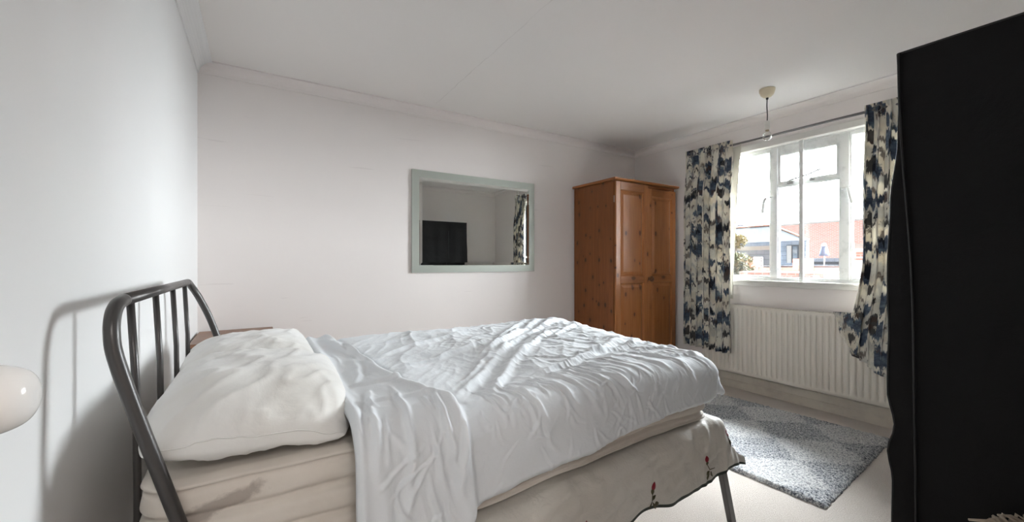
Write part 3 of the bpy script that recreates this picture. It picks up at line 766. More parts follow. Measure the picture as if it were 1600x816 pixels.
def d_P(u, v):
    a, bb = d_ab(u, v)
    p = drape(a, bb, d_top, DA0-1, DA1, DB0, DB1, R2, 0.02)
    if a > DA1 and bb < DB0:
        k = ((a-DA1)/FOOTL)*min(1, (DB0-bb)/.2); p += Vector((.03*k, -.012*k, .085*k))
    return p
def ridge(v_, sharp=2.0): return (1-min(1, abs(v_)*2.0))**sharp
# explicit creases: (ax,ay) -> (bx,by) in duvet (a,b) coordinates, width, height
CR = []
rnd = random.Random(11)
def cr(ax, ay, bx, by, w_, h_, bow=0.0): CR.append((ax, ay, bx, by, w_, h_, bow))
# long diagonal folds from the middle of the near side towards the far foot corner
cr(.50, 1.12, 1.30, 2.02, .030, .020, .03); cr(.62, 1.10, 1.05, 1.52, .022, .016, -.02); cr(.56, 1.22, 1.12, 1.86, .020, .014, .02)
cr(.80, 1.50, 1.52, 2.14, .026, .022, .03); cr(.92, 1.52, 1.58, 2.02, .022, .018, -.02); cr(.95, 1.66, 1.45, 2.16, .018, .014, 0)
cr(.45, 1.50, .98, 1.72, .022, .012, .03); cr(.42, 1.70, .95, 1.90, .022, .012, -.02); cr(.44, 1.92, 1.05, 2.04, .02, .010, 0)
cr(.83, 1.17, 1.54, 1.46, .024, .018, .03); cr(1.10, 1.30, 1.60, 1.36, .020, .016, .02)
cr(1.02, 1.48, 1.45, 1.78, .020, .016, -.02); cr(1.25, 1.62, 1.62, 1.86, .018, .014, .0)
for k in range(58):                                    # fan of fine pulls towards the near edge
    a0 = .56+k*.0185+rnd.uniform(-.012, .012); l0 = rnd.uniform(.06, .22); b0 = 1.10+.22*max(0, min(1, (a0-.8)/.7))*rnd.uniform(.1, 1)
    cr(a0, b0+.05, a0+rnd.uniform(.03, .12), b0-l0, rnd.uniform(.006, .011), rnd.uniform(.003, .0075), rnd.uniform(-.02, .02))
for k in range(40):
    a0 = .9+rnd.uniform(0, .55); b0 = rnd.uniform(1.2, 1.95)
    cr(a0, b0, a0+rnd.uniform(.10, .2), b0-rnd.uniform(.05, .16), rnd.uniform(.006, .012), rnd.uniform(.003, .006), rnd.uniform(-.02, .02))
for k in range(9):                                     # foot edge gathers
    b0 = 1.08+k*.115+rnd.uniform(-.02, .02)
    cr(1.42+rnd.uniform(-.04, .04), b0+.05, 1.76, b0, rnd.uniform(.012, .018), rnd.uniform(.006, .011), .01)
for k in range(80):                                    # loose wrinkles on the hanging side
    a0 = rnd.uniform(.5, 1.6); b0 = rnd.uniform(.80, 1.04); an = rnd.choice((-1.9, -1.5, -1.1, -.7, -2.3))+rnd.uniform(-.2, .2); l0 = rnd.uniform(.04, .13)
    cr(a0, b0, a0+l0*math.cos(an), b0+l0*math.sin(an), rnd.uniform(.005, .009), rnd.uniform(.002, .0048), rnd.uniform(-.015, .015))
# turned-back flap
FCR = [(.27, 1.20, .235, .86, .014, .008, .01), (.33, 1.18, .30, .80, .012, .009, -.01), (.42, 1.08, .455, .80, .013, .012, .015), (.38, .98, .43, .78, .010, .009, .01),
       (.47, 1.0, .44, .86, .012, .010, 0), (.26, 1.32, .30, 1.60, .02, .009, .01), (.30, 1.75, .25, 2.08, .022, .012, 0), (.24, 1.3, .40, 1.28, .012, .008, .01), (.23, 1.14, .43, 1.11, .010, .005, .0),
       (.35, 1.5, .31, 1.9, .014, .008, .01), (.36, .90, .41, .70, .010, .008, 0), (.24, 1.05, .27, .75, .02, .006, 0)]
FCR += [(rnd.uniform(.22, .42), q_, rnd.uniform(.22, .45), q_-rnd.uniform(.05, .14), rnd.uniform(.005, .008), rnd.uniform(.003, .0065), .005) for q_ in [.78+.026*k for k in range(15)]]
def creases(L, a, bb):
    f = 0.0
    for ax, ay, bx, by, w_, h_, bow in L:
        if a < min(ax, bx)-.09 or a > max(ax, bx)+.09 or bb < min(ay, by)-.09 or bb > max(ay, by)+.09: continue
        dx, dy = bx-ax, by-ay; l2 = dx*dx+dy*dy
        t = ((a-ax)*dx+(bb-ay)*dy)/l2
        if t < -.15 or t > 1.15: continue
        l = math.sqrt(l2); d = ((a-ax)*dy-(bb-ay)*dx)/l-bow*4*t*(1-t)-.008*nz(t*5*l*4, ax*9, ay*7)
        if abs(d) > 3.2*w_: continue
        env = .75*sstep(-.15, .2, t)*sstep(1.15, .75, t)
        w2 = w_*(.6+.8*t)
        q = d/w2
        f += h_*env*(math.exp(-q*q*1.6)-.45*math.exp(-((q-1.5)**2)*1.2))
    return f
def d_D(u, v, p):
    a, bb = d_ab(u, v)
    hang = max(0, DB0-bb)
    fe = flap_edge(max(p.y, 1.0), min(1, hang/.3))
    onflap = sstep(.012, -.020, a-fe)
    f = 0.0
    # quilt loft and broad folds
    f += .010*nz(a*5+1, bb*5, .5)
    wx = a+.05*nz(a*4, bb*4, 8); wy = bb+.05*nz(a*4, bb*4, 9)
    top = sstep(1.0, 1.14, bb)
    e = (wx*.80-wy*.60); c_ = (wx*.60+wy*.80)
    main = top*(.0055*ridge(nz(e*6, c_*1.5, 1.1), 2.5)+.0032*ridge(nz(e*15, c_*4, 5.1), 2.5)+.0011*ridge(nz(e*31, c_*9, 6.1), 2))
    fine = sstep(.45, .9, a)*(.0035*ridge(nz(wx*17+wy*7, wy*5-wx*2, 2.4), 2.5)+.0012*ridge(nz(wx*33+wy*12, wy*11, 7.4), 2))*sstep(.93, 1.08, bb)
    sidew = (1-top)*(.006*nz(wx*5-bb*4, bb*1.6+wx, 3.9)+.0022*ridge(nz(wx*9-bb*6, bb*4+wx*3, 6.6), 3))
    f += (1-onflap)*(main+fine*(.35+.65*top)+sidew+creases(CR, a, bb))
    # flap layer
    fl = .030*onflap+.012*math.exp(-((a-fe+.025)/.022)**2)*onflap+.010*math.exp(-((a-.205)/.02)**2)
    fl += onflap*(.007*nz(wx*6, wy*3.0, 4.4)+.0022*ridge(nz(wx*18+wy*4, wy*6, 3.3), 2.5)+1.35*creases(FCR, a, bb))
    f += fl
    # deep shadow line beside the turned-back edge
    f -= .008*math.exp(-((a-fe-.022)/.012)**2)*top
    # small scallops along the hem
    f += .008*sstep(.0, 1, 1-v/.08)*nz(a*16, 3.3) if v < .08 else 0
    # hem tucks back in slightly, rounded edge
    f -= .016*(1-v/.03)**2 if v < .03 else 0
    f -= .018*(1-u/.012)**2 if u < .012 else 0
    return f
rows = displaced(460, 340, d_P, d_D)
bm = mesh_from(rows)
du = obj('duvet', bm, M['duvet'], None); solidify(du, .022, -1)
tag(du, 'crumpled white duvet turned back at the pillow end', 'duvet')

# ------------------------------------------------------------------ pillows
def pillow(name, cx_, cy_, cz, Lx, Ly, th, seed, rz, tilt, droop, label, group):
    n1, n2 = 70, 90
    e = empty(name, (cx_, cy_, cz)); e.rotation_euler = (0, 0, 0)
    tag(e, label, 'pillow', group)
    bm = bmesh.new()
    def P(s, t, up):
        x = (s-.5)*2; y = (t-.5)*2
        # corners pulled out, sides slightly concave
        ex = 1-.13*abs(y)**5; ey = 1-.055*abs(x)**5
        X = x*ex*Lx/2; Y = y*ey*Ly/2
        prof = max(0, (1-abs(x)**2.9))**.5*max(0, (1-abs(y)**3.2))**.5
        h = th*prof*(1.0 if up else .5)
        w1 = .010*nz(x*1.7+seed, y*1.9, seed)+.0075*ridge(nz(x*1.3+y*1.2+seed, y*3.2-x*2.4, seed+4), 3)*(1 if up else .4)+.0012*ridge(nz(x*3+y*3+seed, y*8-x*6, seed+5), 3)
        rad = .006*ridge(nz(math.atan2(y, x)*3+seed, (x*x+y*y)*.9, seed+8), 2)*sstep(.5, 1.0, max(abs(x), abs(y)))
        z = (h+(w1+rad)*min(1, prof*2.2))*(1 if up else -1)
        z += tilt[0]*x+tilt[1]*y+droop(x, y)
        c, s_ = math.cos(rz), math.sin(rz)
        return Vector((cx_+X*c-Y*s_, cy_+X*s_+Y*c, cz+z))
    def ez(t): return .5-.5*math.cos(PI*t)
    V1 = grid(bm, n1, n2, lambda s, t: P(ez(s), ez(t), True)); V2 = grid(bm, n1, n2, lambda s, t: P(ez(s), ez(t), False))
    bmesh.ops.remove_doubles(bm, verts=bm.verts, dist=.0006)
    obj('pillow_cover', bm, M['pillow'], e)
    # seam of the housewife edge along the near long side
    sm = bmesh.new(); pts = [P(ez(.05+.90*k/60), .0045+.0015*math.sin(k*.35), True)+Vector((0, -.001, .0005)) for k in range(61)]
    tube(sm, pts, .0014, 6); obj('piped_seam', sm, M['pillow'], e)
    return e
pillow('pillow', -.022, 1.915, .742, .425, .62, .086, 3.0, .02, (.012, .004), lambda x, y: 0, 'ivory pillow on the far side of the bed by the bedside table', 'pillows on the bed')
pillow('pillow', .008, 1.374, .742, .435, .63, .098, 9.0, -.05, (-.008, .008), lambda x, y: -.012*sstep(.6, 1, -y)-.016*sstep(.2, 1, x)*sstep(.2, 1, -y), 'ivory pillow on the near side of the bed beside the duvet fold', 'pillows on the bed')

# ------------------------------------------------------------------ bedside table
bt = empty('bedside_table', (-.105, 2.945, 0)); tag(bt, 'brown wooden bedside table in the corner behind the pillows', 'bedside table')
part('table_top', [(-.305, .090, 2.70, 3.185, .672, .692)], M['walnut'], bt, .004)
part('cabinet_body', [(-.295, .075, 2.725, 3.18, .30, .672)], M['walnut'], bt, .002)
dr = part('drawer', [(-.280, .060, 2.712, 2.725, .50, .655)], M['walnut'], bt, .003)
b = bmesh.new(); lathe(b, [(0, -.03), (.012, -.027), (.014, -.018), (.006, -.008), (.006, 0)], (-.11, 2.712, .58), 'Y', 20); obj('drawer_knob', b, M['pine_knob'], dr)
for x in (-.285, .045):
    for y in (2.735, 3.15): part('leg', [(x, x+.03, y, y+.03, 0, .30)], M['walnut'], bt)

# ------------------------------------------------------------------ pine wardrobe
wx0, wx1, wy0, wy1 = 2.735, 3.590, 2.650, 3.190
wr = empty('pine_wardrobe', ((wx0+wx1)/2, (wy0+wy1)/2, 0)); tag(wr, 'knotty orange pine two-door wardrobe in the corner by the window', 'wardrobe')
part('side_panel', [(wx0, wx0+.018, wy0, wy1, .0, 1.868)], M['pine_side'], wr)
part('side_panel', [(wx1-.018, wx1, wy0, wy1, .0, 1.868)], M['pine_side'], wr)
part('back_panel', [(wx0+.018, wx1-.018, wy1-.008, wy1, .05, 1.868)], M['pine_side'], wr)
part('plinth', [(wx0+.018, wx1-.018, wy0+.004, wy0+.022, 0, .10)], M['pine_rail'], wr)
part('bottom_shelf', [(wx0+.018, wx1-.018, wy0+.022, wy1-.008, .085, .10)], M['pine_rail'], wr)
part('top_panel', [(wx0+.018, wx1-.018, wy0+.002, wy1-.008, 1.845, 1.868)], M['pine_rail'], wr)
b = bmesh.new(); prism(b, [(wy0-.038, 1.872), (wy0-.044, 1.880), (wy0-.044, 1.890), (wy1, 1.890), (wy1, 1.868), (wy0-.020, 1.868)], 'X', wx0-.026, wx1+.026)
obj('cornice', b, M['pine_rail'], wr, bevel=.003)
def wdoor(x0, x1, y, zt2, zb2=.10):
    st_ = .058; t = .020; b = bmesh.new()
    box(b, x0, x0+st_, y-t, y, zb2, zt2); box(b, x1-st_, x1, y-t, y, zb2, zt2)
    d = obj('door', b, M['pine_door'], wr, bevel=.003)
    mz = .965
    for za, zc in ((zt2-.075, zt2), (mz-.032, mz+.032), (zb2, zb2+.09)): part('door_rail', [(x0+st_, x1-st_, y-t, y, za, zc)], M['pine_rail'], d)
    for za, zc in ((mz+.032, zt2-.075), (zb2+.09, mz-.032)):
        b = bmesh.new(); xa, xb = x0+st_, x1-st_
        lv = [(0, y-.016), (.006, y-.011), (.012, y-.007), (.014, y-.006), (.040, y-.0155), (.042, y-.016)]
        prev = None
        for ins, yy in lv:
            q = [b.verts.new(c_) for c_ in ((xa+ins, yy, za+ins), (xb-ins, yy, za+ins), (xb-ins, yy, zc-ins), (xa+ins, yy, zc-ins))]
            if prev:
                for k in range(4): b.faces.new((prev[k], prev[(k+1) % 4], q[(k+1) % 4], q[k]))
            prev = q
        b.faces.new(prev)
        obj('door_panel', b, M['pine_door'], d)
    return d
xm = 3.165
d1 = wdoor(wx0+.004, xm+.004, wy0-.006, 1.862); d2 = wdoor(xm+.006, wx1-.004, wy0-.001, 1.835)
b = bmesh.new(); lathe(b, [(0, -.050), (.016, -.047), (.025, -.039), (.027, -.030), (.021, -.020), (.011, -.012), (.011, -.004), (.017, 0)], (xm+.018, wy0-.024, .968), 'Y', 24)
obj('door_knob', b, M['pine_knob'], d1, smooth=True)
for z in (1.70, .30):
    b = bmesh.new(); tube(b, [(wx0+.002, wy0-.004, z-.03), (wx0+.002, wy0-.004, z+.03)], .004, 8); obj('hinge', b, M['chrome'], d1)

# ------------------------------------------------------------------ radiator
RY0, RY1, RZ0, RZ1, RXF = .66, 2.32, .155, .745, 3.560
rad = empty('radiator', (3.60, (RY0+RY1)/2, RZ0)); tag(rad, 'long cream ribbed panel radiator under the window', 'radiator')
nr = 41; per_ = (RY1-RY0-.03)/nr
def radx(y, z):
    k = (y-RY0-.015)/per_; fr_ = abs((k % 1)-.5)*2      # 1 at the groove, 0 on the rib
    g = sstep(.62, .86, fr_)
    if y < RY0+.015 or y > RY1-.015: g = 0
    env = sstep(RZ0+.020, RZ0+.048, z)*sstep(RZ1-.016, RZ1-.040, z)
    return RXF+.011*g*env+.0015*(1-env)
bm = bmesh.new(); ys = []
y = RY0
ys = [RY0, RY0+.004]+[RY0+.015+per_*(k+f_) for k in range(nr) for f_ in (0, .06, .13, .19, .5, .81, .87, .94)]+[RY1-.015, RY1-.004, RY1]
zs = [RZ0, RZ0+.012, RZ0+.020, RZ0+.028, RZ0+.036, RZ0+.048, .45, RZ1-.042, RZ1-.034, RZ1-.026, RZ1-.016, RZ1-.008, RZ1]
V = [[bm.verts.new((radx(yy, zz)+(.004 if zz in (RZ0, RZ1) else 0), yy, zz)) for zz in zs] for yy in ys]
for i in range(len(ys)-1):
    for j in range(len(zs)-1):
        f = bm.faces.new((V[i][j], V[i+1][j], V[i+1][j+1], V[i][j+1])); f.smooth = True
o = obj('front_panel', bm, M['radiator'], rad)
part('back_panel', [(3.618, 3.628, RY0, RY1, RZ0, RZ1)], M['radiator'], rad)
part('end_cap', [(RXF+.002, 3.628, RY0-.003, RY0+.004, RZ0+.01, RZ1)], M['radiator'], rad)
part('end_cap', [(RXF+.002, 3.628, RY1-.004, RY1+.003, RZ0+.01, RZ1)], M['radiator'], rad)
b = bmesh.new(); box(b, RXF+.001, RXF+.010, RY0, RY1, RZ1-.004, RZ1+.004); box(b, 3.615, 3.628, RY0, RY1, RZ1-.004, RZ1+.004)
k = RY0
while k < RY1: box(b, RXF+.010, 3.615, k, k+.010, RZ1-.002, RZ1+.003); k += .022
obj('top_grille', b, M['radiator'], rad)
b = bmesh.new()
for yy in (RY0+.2, RY1-.2): part('wall_bracket', [(3.628, 3.6495, yy, yy+.04, .3, .65)], M['rad_dark'], rad)
b = bmesh.new(); tube(b, smoothpts([(3.60, RY1+.004, .20), (3.60, RY1+.05, .20), (3.60, RY1+.06, .16), (3.60, RY1+.06, .002)], 5), .0075); obj('pipe', b, M['trim'], rad)
b = bmesh.new(); lathe(b, [(0, .05), (.015, .048), (.018, .03), (.017, 0), (.011, -.012), (.011, -.03)], (3.60, RY1+.055, .21)); obj('valve', b, M['white_plastic'], rad)

# ------------------------------------------------------------------ curtain rod and curtains
RODX, RODZ = 3.550, 2.157
rod = empty('curtain_rod', (RODX, 1.6, RODZ)); tag(rod, 'slim grey curtain rod across the top of the window', 'curtain rod')
b = bmesh.new(); tube(b, [(RODX, .815, RODZ), (RODX, 2.455, RODZ)], .0095, 16); obj('pole', b, M['rod'], rad if False else rod)
for yy in (.795, 2.445):
    b = bmesh.new(); lathe(b, [(0, -.002), (.014, 0), (.016, .010), (.014, .022), (0, .024)], (RODX, yy, RODZ), 'Y', 20); obj('finial', b, M['rod'], rod)
for yy in (.86, 2.43):
    b = bmesh.new(); tube(b, [(RODX, yy, RODZ-.010), (RODX+.03, yy, RODZ-.012), (XR, yy, RODZ-.012)], .006, 10); lathe(b, [(.02, -.006), (.02, 0)], (XR, yy, RODZ-.012), 'X', 16); obj('bracket', b, M['rod'], rod)

def curtain(name, y0, y1, z1, zbot, nf, amp, seed, label, xoff, edge, lin=None, rings=(), flat=1.0):
    """y0..y1 span, nf folds; pleats run from side to side; edge(t,z)->(dy,dz) shapes the outline"""
    e = empty(name, (RODX, (y0+y1)/2, zbot(0.5)))
    tag(e, label, 'curtain', 'blue and cream printed window curtains')
    bm = bmesh.new(); uvl = bm.loops.layers.uv.new('UVMap')
    nu_, nv_ = nf*16+1, 70
    W = nf*.115                                          # flat width of cloth
    def P(s, t):
        zb_ = zbot(s); z = lerp(zb_, z1, t)
        ph = s*nf*2*PI+.5*nz(s*6, t*1.3, seed)*sstep(1.0, .5, t)*2
        am = amp*(.75+.6*nz(s*5+seed, t*.9, seed))*(.8+.35*(1-t))*lerp(flat, 1, sstep(.03, .42, t))
        x = RODX-.012*sstep(.9, 1, t)+xoff*sstep(.97, .70, t)+am*math.sin(ph)*(1-.45*sstep(.93, 1, t))
        yy = lerp(y0, y1, s)+.012*math.sin(2*ph)+.010*nz(s*9, t*2.2, seed+3)*(1-t)
        dy, dz, dx = edge(s, t)
        return Vector((x+dx, yy+dy, z+dz+.004*math.sin(ph)*sstep(.97, 1, t)))
    V = [[bm.verts.new(P(i/(nu_-1), j/(nv_-1))) for j in range(nv_)] for i in range(nu_)]
    for i in range(nu_-1):
        for j in range(nv_-1):
            f = bm.faces.new((V[i][j], V[i+1][j], V[i+1][j+1], V[i][j+1])); f.smooth = True
            for lp, (a_, b_) in zip(f.loops, ((i, j), (i+1, j), (i+1, j+1), (i, j+1))):
                lp[uvl].uv = (a_/(nu_-1)*W+seed, V[a_][b_].co.z)
    o = obj('curtain_cloth', bm, M['curtain'], e); solidify(o, .002, 0)
    for (s, r_) in rings:
        p = P(s, .0); ph = s*nf*2*PI
        yy = lerp(y0, y1, s)+.012*math.sin(2*ph); b = bmesh.new(); cx_ = RODX+amp*.75*math.sin(ph)-.004
        n = 28
        for k in range(n):
            pass
        pts = [Vector((cx_-.002, yy+r_*math.cos(2*PI*k/n), RODZ+r_*math.sin(2*PI*k/n))) for k in range(n+1)]
        tube(b, pts, .0045, 8, caps=False); obj('eyelet', b, M['rod'], e)
    return e, P
def edgeL(s, t):
    # left curtain in the picture hangs straight, slightly wider at the top far corner
    return (.018*sstep(.8, 1, s)*sstep(.75, 1, t), 0, 0)
cl, PL = curtain('window_curtain', 2.020, 2.465, 2.200, lambda s: .325+.02*s, 7, .044, 1.0, 'blue and cream printed curtain hanging straight beside the pine wardrobe', -.048, edgeL, rings=((.93, .021), (.80, .021), (.55, .021)))
# right-hand curtain: lower edge sweeps up, the free corner is tucked over the radiator
def zb_r(s):                                            # s=0 nearest the black wardrobe, s=1 the window side
    return interp([(0, .335), (.30, .345), (.55, .375), (.85, .455), (1, .49)], s)
def edgeR(s, t):
    z = t*1.8+.4
    low = sstep(.42, .05, t)
    dy = .068*s*low-.035*sstep(.75, .25, t)*0
    return (dy-.01*(1-s), 0, -.018*low)
cr_e, PR = curtain('window_curtain', .800, 1.100, 2.200, zb_r, 5, .036, 5.0, 'blue and cream printed curtain with its corner tucked over the radiator, beside the black wardrobe', -.040, edgeR, rings=((.72, .021),), flat=.22)
# tucked corner: a doubled triangle of cloth
b = bmesh.new(); uvl = b.loops.layers.uv.new('UVMap')
def tri(P0, P1, P2, P3, n=18, sg=1.0):
    P0, P1, P2, P3 = map(Vector, (P0, P1, P2, P3))
    V = [[None]*(n+1) for _ in range(n+1)]
    for i in range(n+1):
        for j in range(n+1):
            s, t = i/n, j/n; p = P0.lerp(P1, s).lerp(P3.lerp(P2, s), t); p.x += sg*.012*math.sin(PI*s)*math.sin(PI*t)+.006*nz(s*4, t*4, sg)
            V[i][j] = b.verts.new(p)
    for i in range(n):
        for j in range(n):
            f = b.faces.new((V[i][j], V[i+1][j], V[i+1][j+1], V[i][j+1])); f.smooth = True
            for lp in f.loops: lp[uvl].uv = (lp.vert.co.y*1.3+7, lp.vert.co.z*1.3+lp.vert.co.x)
# upper fold (catches light) and lower fold
tri((3.505, 1.268, .770), (3.478, 1.09, .778), (3.474, 1.105, .64), (3.492, 1.238, .69), sg=-1)
tri((3.512, 1.264, .762), (3.482, 1.10, .66), (3.470, 1.125, .485), (3.490, 1.222, .61), sg=-.6)
o = obj('tucked_corner', b, M['curtain'], cr_e); solidify(o, .002, 0)
# pale lining showing behind the window side of the left curtain
b = bmesh.new()
grid(b, 10, 30, lambda s, t: Vector((3.600+.008*math.sin(s*5), lerp(2.085, lerp(2.045, 1.975, t**1.5), s), lerp(.80, 2.150, t))))
o = obj('curtain_lining', b, M['lining'], cl); solidify(o, .0015, 0)
o['label'] = 'plain cream lining edge'

# ------------------------------------------------------------------ pendant lamp
lx, ly = 3.115, 1.525
pl = empty('pendant_lamp', (lx, ly, ZC)); tag(pl, 'bare bulb pendant on a cream ceiling rose in front of the window', 'lamp')
b = bmesh.new(); lathe(b, [(.0, 0), (.050, 0), (.051, -.006), (.049, -.020), (.040, -.042), (.026, -.056), (.010, -.062), (0, -.063)], (lx, ly, ZC), seg=40); obj('ceiling_rose', b, M['cream_plastic'], pl)
b = bmesh.new(); lathe(b, [(0, .004), (.009, .003), (.008, -.010), (.004, -.014)], (lx, ly, ZC-.062), seg=16); tube(b, smoothpts([(lx, ly, ZC-.065), (lx-.004, ly, ZC-.12), (lx+.002, ly, ZC-.18), (lx, ly, ZC-.232)], 6), .0034, 10); obj('flex', b, M['black_flex'], pl)
b = bmesh.new(); lathe(b, [(0, 0), (.012, -.001), (.0165, -.006), (.017, -.022), (.0185, -.024), (.0185, -.028), (.017, -.030), (.017, -.052), (.019, -.054), (.019, -.058), (.015, -.062), (.013, -.066)], (lx, ly, ZC-.228), seg=28); obj('lampholder', b, M['white_plastic'], pl)
b = bmesh.new(); lathe(b, [(.013, 0), (.013, -.012)], (lx, ly, ZC-.292), seg=24); obj('bulb_cap', b, M['brass'], pl)
b = bmesh.new(); lathe(b, [(.0125, 0), (.014, -.008), (.024, -.022), (.0295, -.040), (.028, -.054), (.019, -.068), (.0, -.074)], (lx, ly, ZC-.296), seg=32); obj('light_bulb', b, M['bulb'], pl)

# ------------------------------------------------------------------ rug
rg = [(2.187, .82), (3.385, .915), (3.30, 2.30), (2.14, 2.28)]
bm = bmesh.new(); n1, n2 = 200, 230
rr2 = random.Random(3)
def rugP(s, t):
    p = Vector(rg[0]).lerp(Vector(rg[1]), s).lerp(Vector(rg[3]).lerp(Vector(rg[2]), s), t)
    ed = min(s, 1-s, t, 1-t)*1.2
    h = .016*sstep(-.005, .02, ed)+.006*noise.noise(Vector((p.x*60, p.y*60, 0)))+.005*noise.noise(Vector((p.x*130, p.y*130, 3)))
    wob = .006*noise.noise(Vector((p.x*35, p.y*35, 7)))
    return Vector((p.x+wob*(1 if ed < .02 else .4), p.y+wob*(1 if ed < .02 else .4), max(.0015, .004+h)))
V = grid(bm, n1, n2, rugP)
rim = [V[i][0] for i in range(n1)]+[V[-1][j] for j in range(1, n2)]+[V[i][-1] for i in range(n1-2, -1, -1)]+[V[0][j] for j in range(n2-2, 0, -1)]
low = [bm.verts.new((v_.co.x, v_.co.y, .0005)) for v_ in rim]
for k in range(len(rim)): bm.faces.new((rim[k], rim[(k+1) % len(rim)], low[(k+1) % len(low)], low[k]))
rug = obj('rug', bm, M['rug'], None)
tag(rug, 'grey and cream shaggy diamond pattern rug on the carpet between bed and radiator', 'rug')

# ------------------------------------------------------------------ black fabric wardrobe
bx0, bx1, by0, by1, bz = 1.670, 2.850, -.035, .438, 1.760
bw = empty('fabric_wardrobe', ((bx0+bx1)/2, (by0+by1)/2, 0)); tag(bw, 'black fabric wardrobe with zipped cover at the right edge of the photo', 'wardrobe')
def seam_y(z): return lerp(.396, .436, sstep(.3, 1.76, z))-.012*math.exp(-((z-1.1)/.35)**2)
bm = bmesh.new()
def sideP(s, t):
    z = lerp(.01, bz, t); y = lerp(by0, seam_y(z), s)
    return Vector((bx0-.010*math.sin(PI*s)*math.sin(PI*t)+.010*nz(y*5, z*2.2, 3)*math.sin(PI*min(1, s*1.05))+.003*nz(y*10+z*6, z*14, 5), y, z+(.004*nz(y*7, 1, 1) if t > .99 else 0)))
grid(bm, 40, 120, sideP); obj('side_panel', bm, M['black_cloth'], bw)
bm = bmesh.new(); grid(bm, 6, 10, lambda s, t: Vector((bx1, lerp(by0, by1, s), lerp(.01, bz, t)))); obj('side_panel', bm, M['black_cloth'], bw)
bm = bmesh.new(); grid(bm, 50, 20, lambda s, t: Vector((lerp(bx0, bx1, s), lerp(by0, by1-.004, t), bz-.006*math.sin(PI*s)*math.sin(PI*t)))); obj('top_panel', bm, M['black_cloth'], bw)
bm = bmesh.new(); grid(bm, 6, 10, lambda s, t: Vector((lerp(bx0, bx1, s), by0, lerp(.01, bz, t)))); obj('back_panel', bm, M['black_cloth'], bw)
# front cover: bulging skirt with vertical folds; its near edge waves out past the side seam
EDGE = [(0, .452), (.30, .452), (.45, .450), (.54, .462), (.62, .446), (.72, .462), (.80, .462), (.90, .459), (1.0, .462), (1.1, .462), (1.3, .455), (1.5, .437), (1.66, .434), (1.76, .439)]
def frontP(s, t):
    z = lerp(.01, bz, t); y = interp(EDGE, z)
    k = sstep(0, .12, s)
    f = .010*math.sin(s*34+2*nz(s*4, t*2, 2))*(1-t*.85)*k+.012*nz(s*9, t*3, 8)*k*sstep(1, .9, t)
    return Vector((lerp(bx0-.002, bx1, s)+.004*nz(z*6, 2, 2)*(1-k), y+f, z))
bm = bmesh.new(); grid(bm, 120, 90, frontP); obj('front_cover', bm, M['black_cloth'], bw)
# overlap strip between side seam and front edge
bm = bmesh.new()
def stripP(s, t):
    z = lerp(.01, bz, t); return Vector((bx0-.004-.004*math.sin(PI*s), lerp(seam_y(z)-.006, interp(EDGE, z), s), z))
grid(bm, 8, 110, stripP); obj('overlap_flap', bm, M['black_cloth'], bw)
b = bmesh.new(); tube(b, [Vector((bx0-.008, seam_y(lerp(.01, bz, k/60)), lerp(.01, bz, k/60))) for k in range(61)], .0030, 8)
tube(b, [Vector((bx0-.004, interp(EDGE, lerp(.01, bz, k/60))-.001, lerp(.01, bz, k/60))) for k in range(61)], .0028, 8)
tube(b, [(bx0-.001, lerp(by0, by1, k/20), bz+.001) for k in range(21)], .0032, 8); tube(b, [(lerp(bx0, bx1, k/20), by1, bz) for k in range(21)], .0032, 8)
obj('piping', b, M['black_zip'], bw)
b = bmesh.new()
for (x, y) in ((bx0+.02, by0+.02), (bx1-.02, by0+.02), (bx0+.02, .375), (bx1-.02, .40), ((bx0+bx1)/2, by0+.02)): tube(b, [(x, y, 0), (x, y, bz-.02)], .008, 8)
obj('frame_pole', b, M['chrome'], bw)
for xx in (bx0+.40, bx0+.86):
    b = bmesh.new(); tube(b, [(xx, .452+.010, .02), (xx, .458, .9), (xx, .448, 1.62)], .003, 6); obj('zip', b, M['black_zip'], bw)

# ------------------------------------------------------------------ wicker basket at the lower right
kc = Vector((1.475, .095, 0)); kr, kh = .120, .503
bk = empty('wicker_basket', kc); tag(bk, 'bleached wicker basket with loose strands in front of the black wardrobe', 'basket')
bm = bmesh.new()
lathe(bm, [(0, .004), (.095, .004), (.100, .012), (kr-.004, kh-.02), (kr-.010, kh-.02), (.092, .02), (0, .018)], kc, seg=40); obj('basket_lining', bm, M['wicker_dark'], bk)
bm = bmesh.new(); ns = 36
for j in range(24):
    z = .012+j*.020; r0 = lerp(.102, kr, z/kh); pts = []
    for k in range(ns*2+1):
        a = 2*PI*k/(ns*2); off = .0045*math.sin(PI*k+PI*j) if False else .0045*(1 if (k//1+j) % 2 else -1)
        pts.append((kc.x+(r0+off)*math.cos(a), kc.y+(r0+off)*math.sin(a), z))
    tube(bm, pts, .0075, 5, caps=False)
for k in range(ns):
    a = 2*PI*k/ns; tube(bm, [(kc.x+.102*math.cos(a), kc.y+.102*math.sin(a), .01), (kc.x+kr*math.cos(a), kc.y+kr*math.sin(a), kh)], .0045, 5)
obj('woven_body', bm, M['wicker'], bk)
bm = bmesh.new(); rs = random.Random(5)
for k in range(64):
    a = 2*PI*k/64; da = rs.uniform(.10, .22)*(1 if k % 2 else -1)
    tube(bm, [(kc.x+(kr+.004)*math.cos(a), kc.y+(kr+.004)*math.sin(a), kh-.03), (kc.x+(kr+.008)*math.cos(a+da*.5), kc.y+(kr+.008)*math.sin(a+da*.5), kh+.004+rs.uniform(-.002, .006)), (kc.x+(kr-.012)*math.cos(a+da), kc.y+(kr-.012)*math.sin(a+da), kh+rs.uniform(-.004, .004))], .0038, 5)
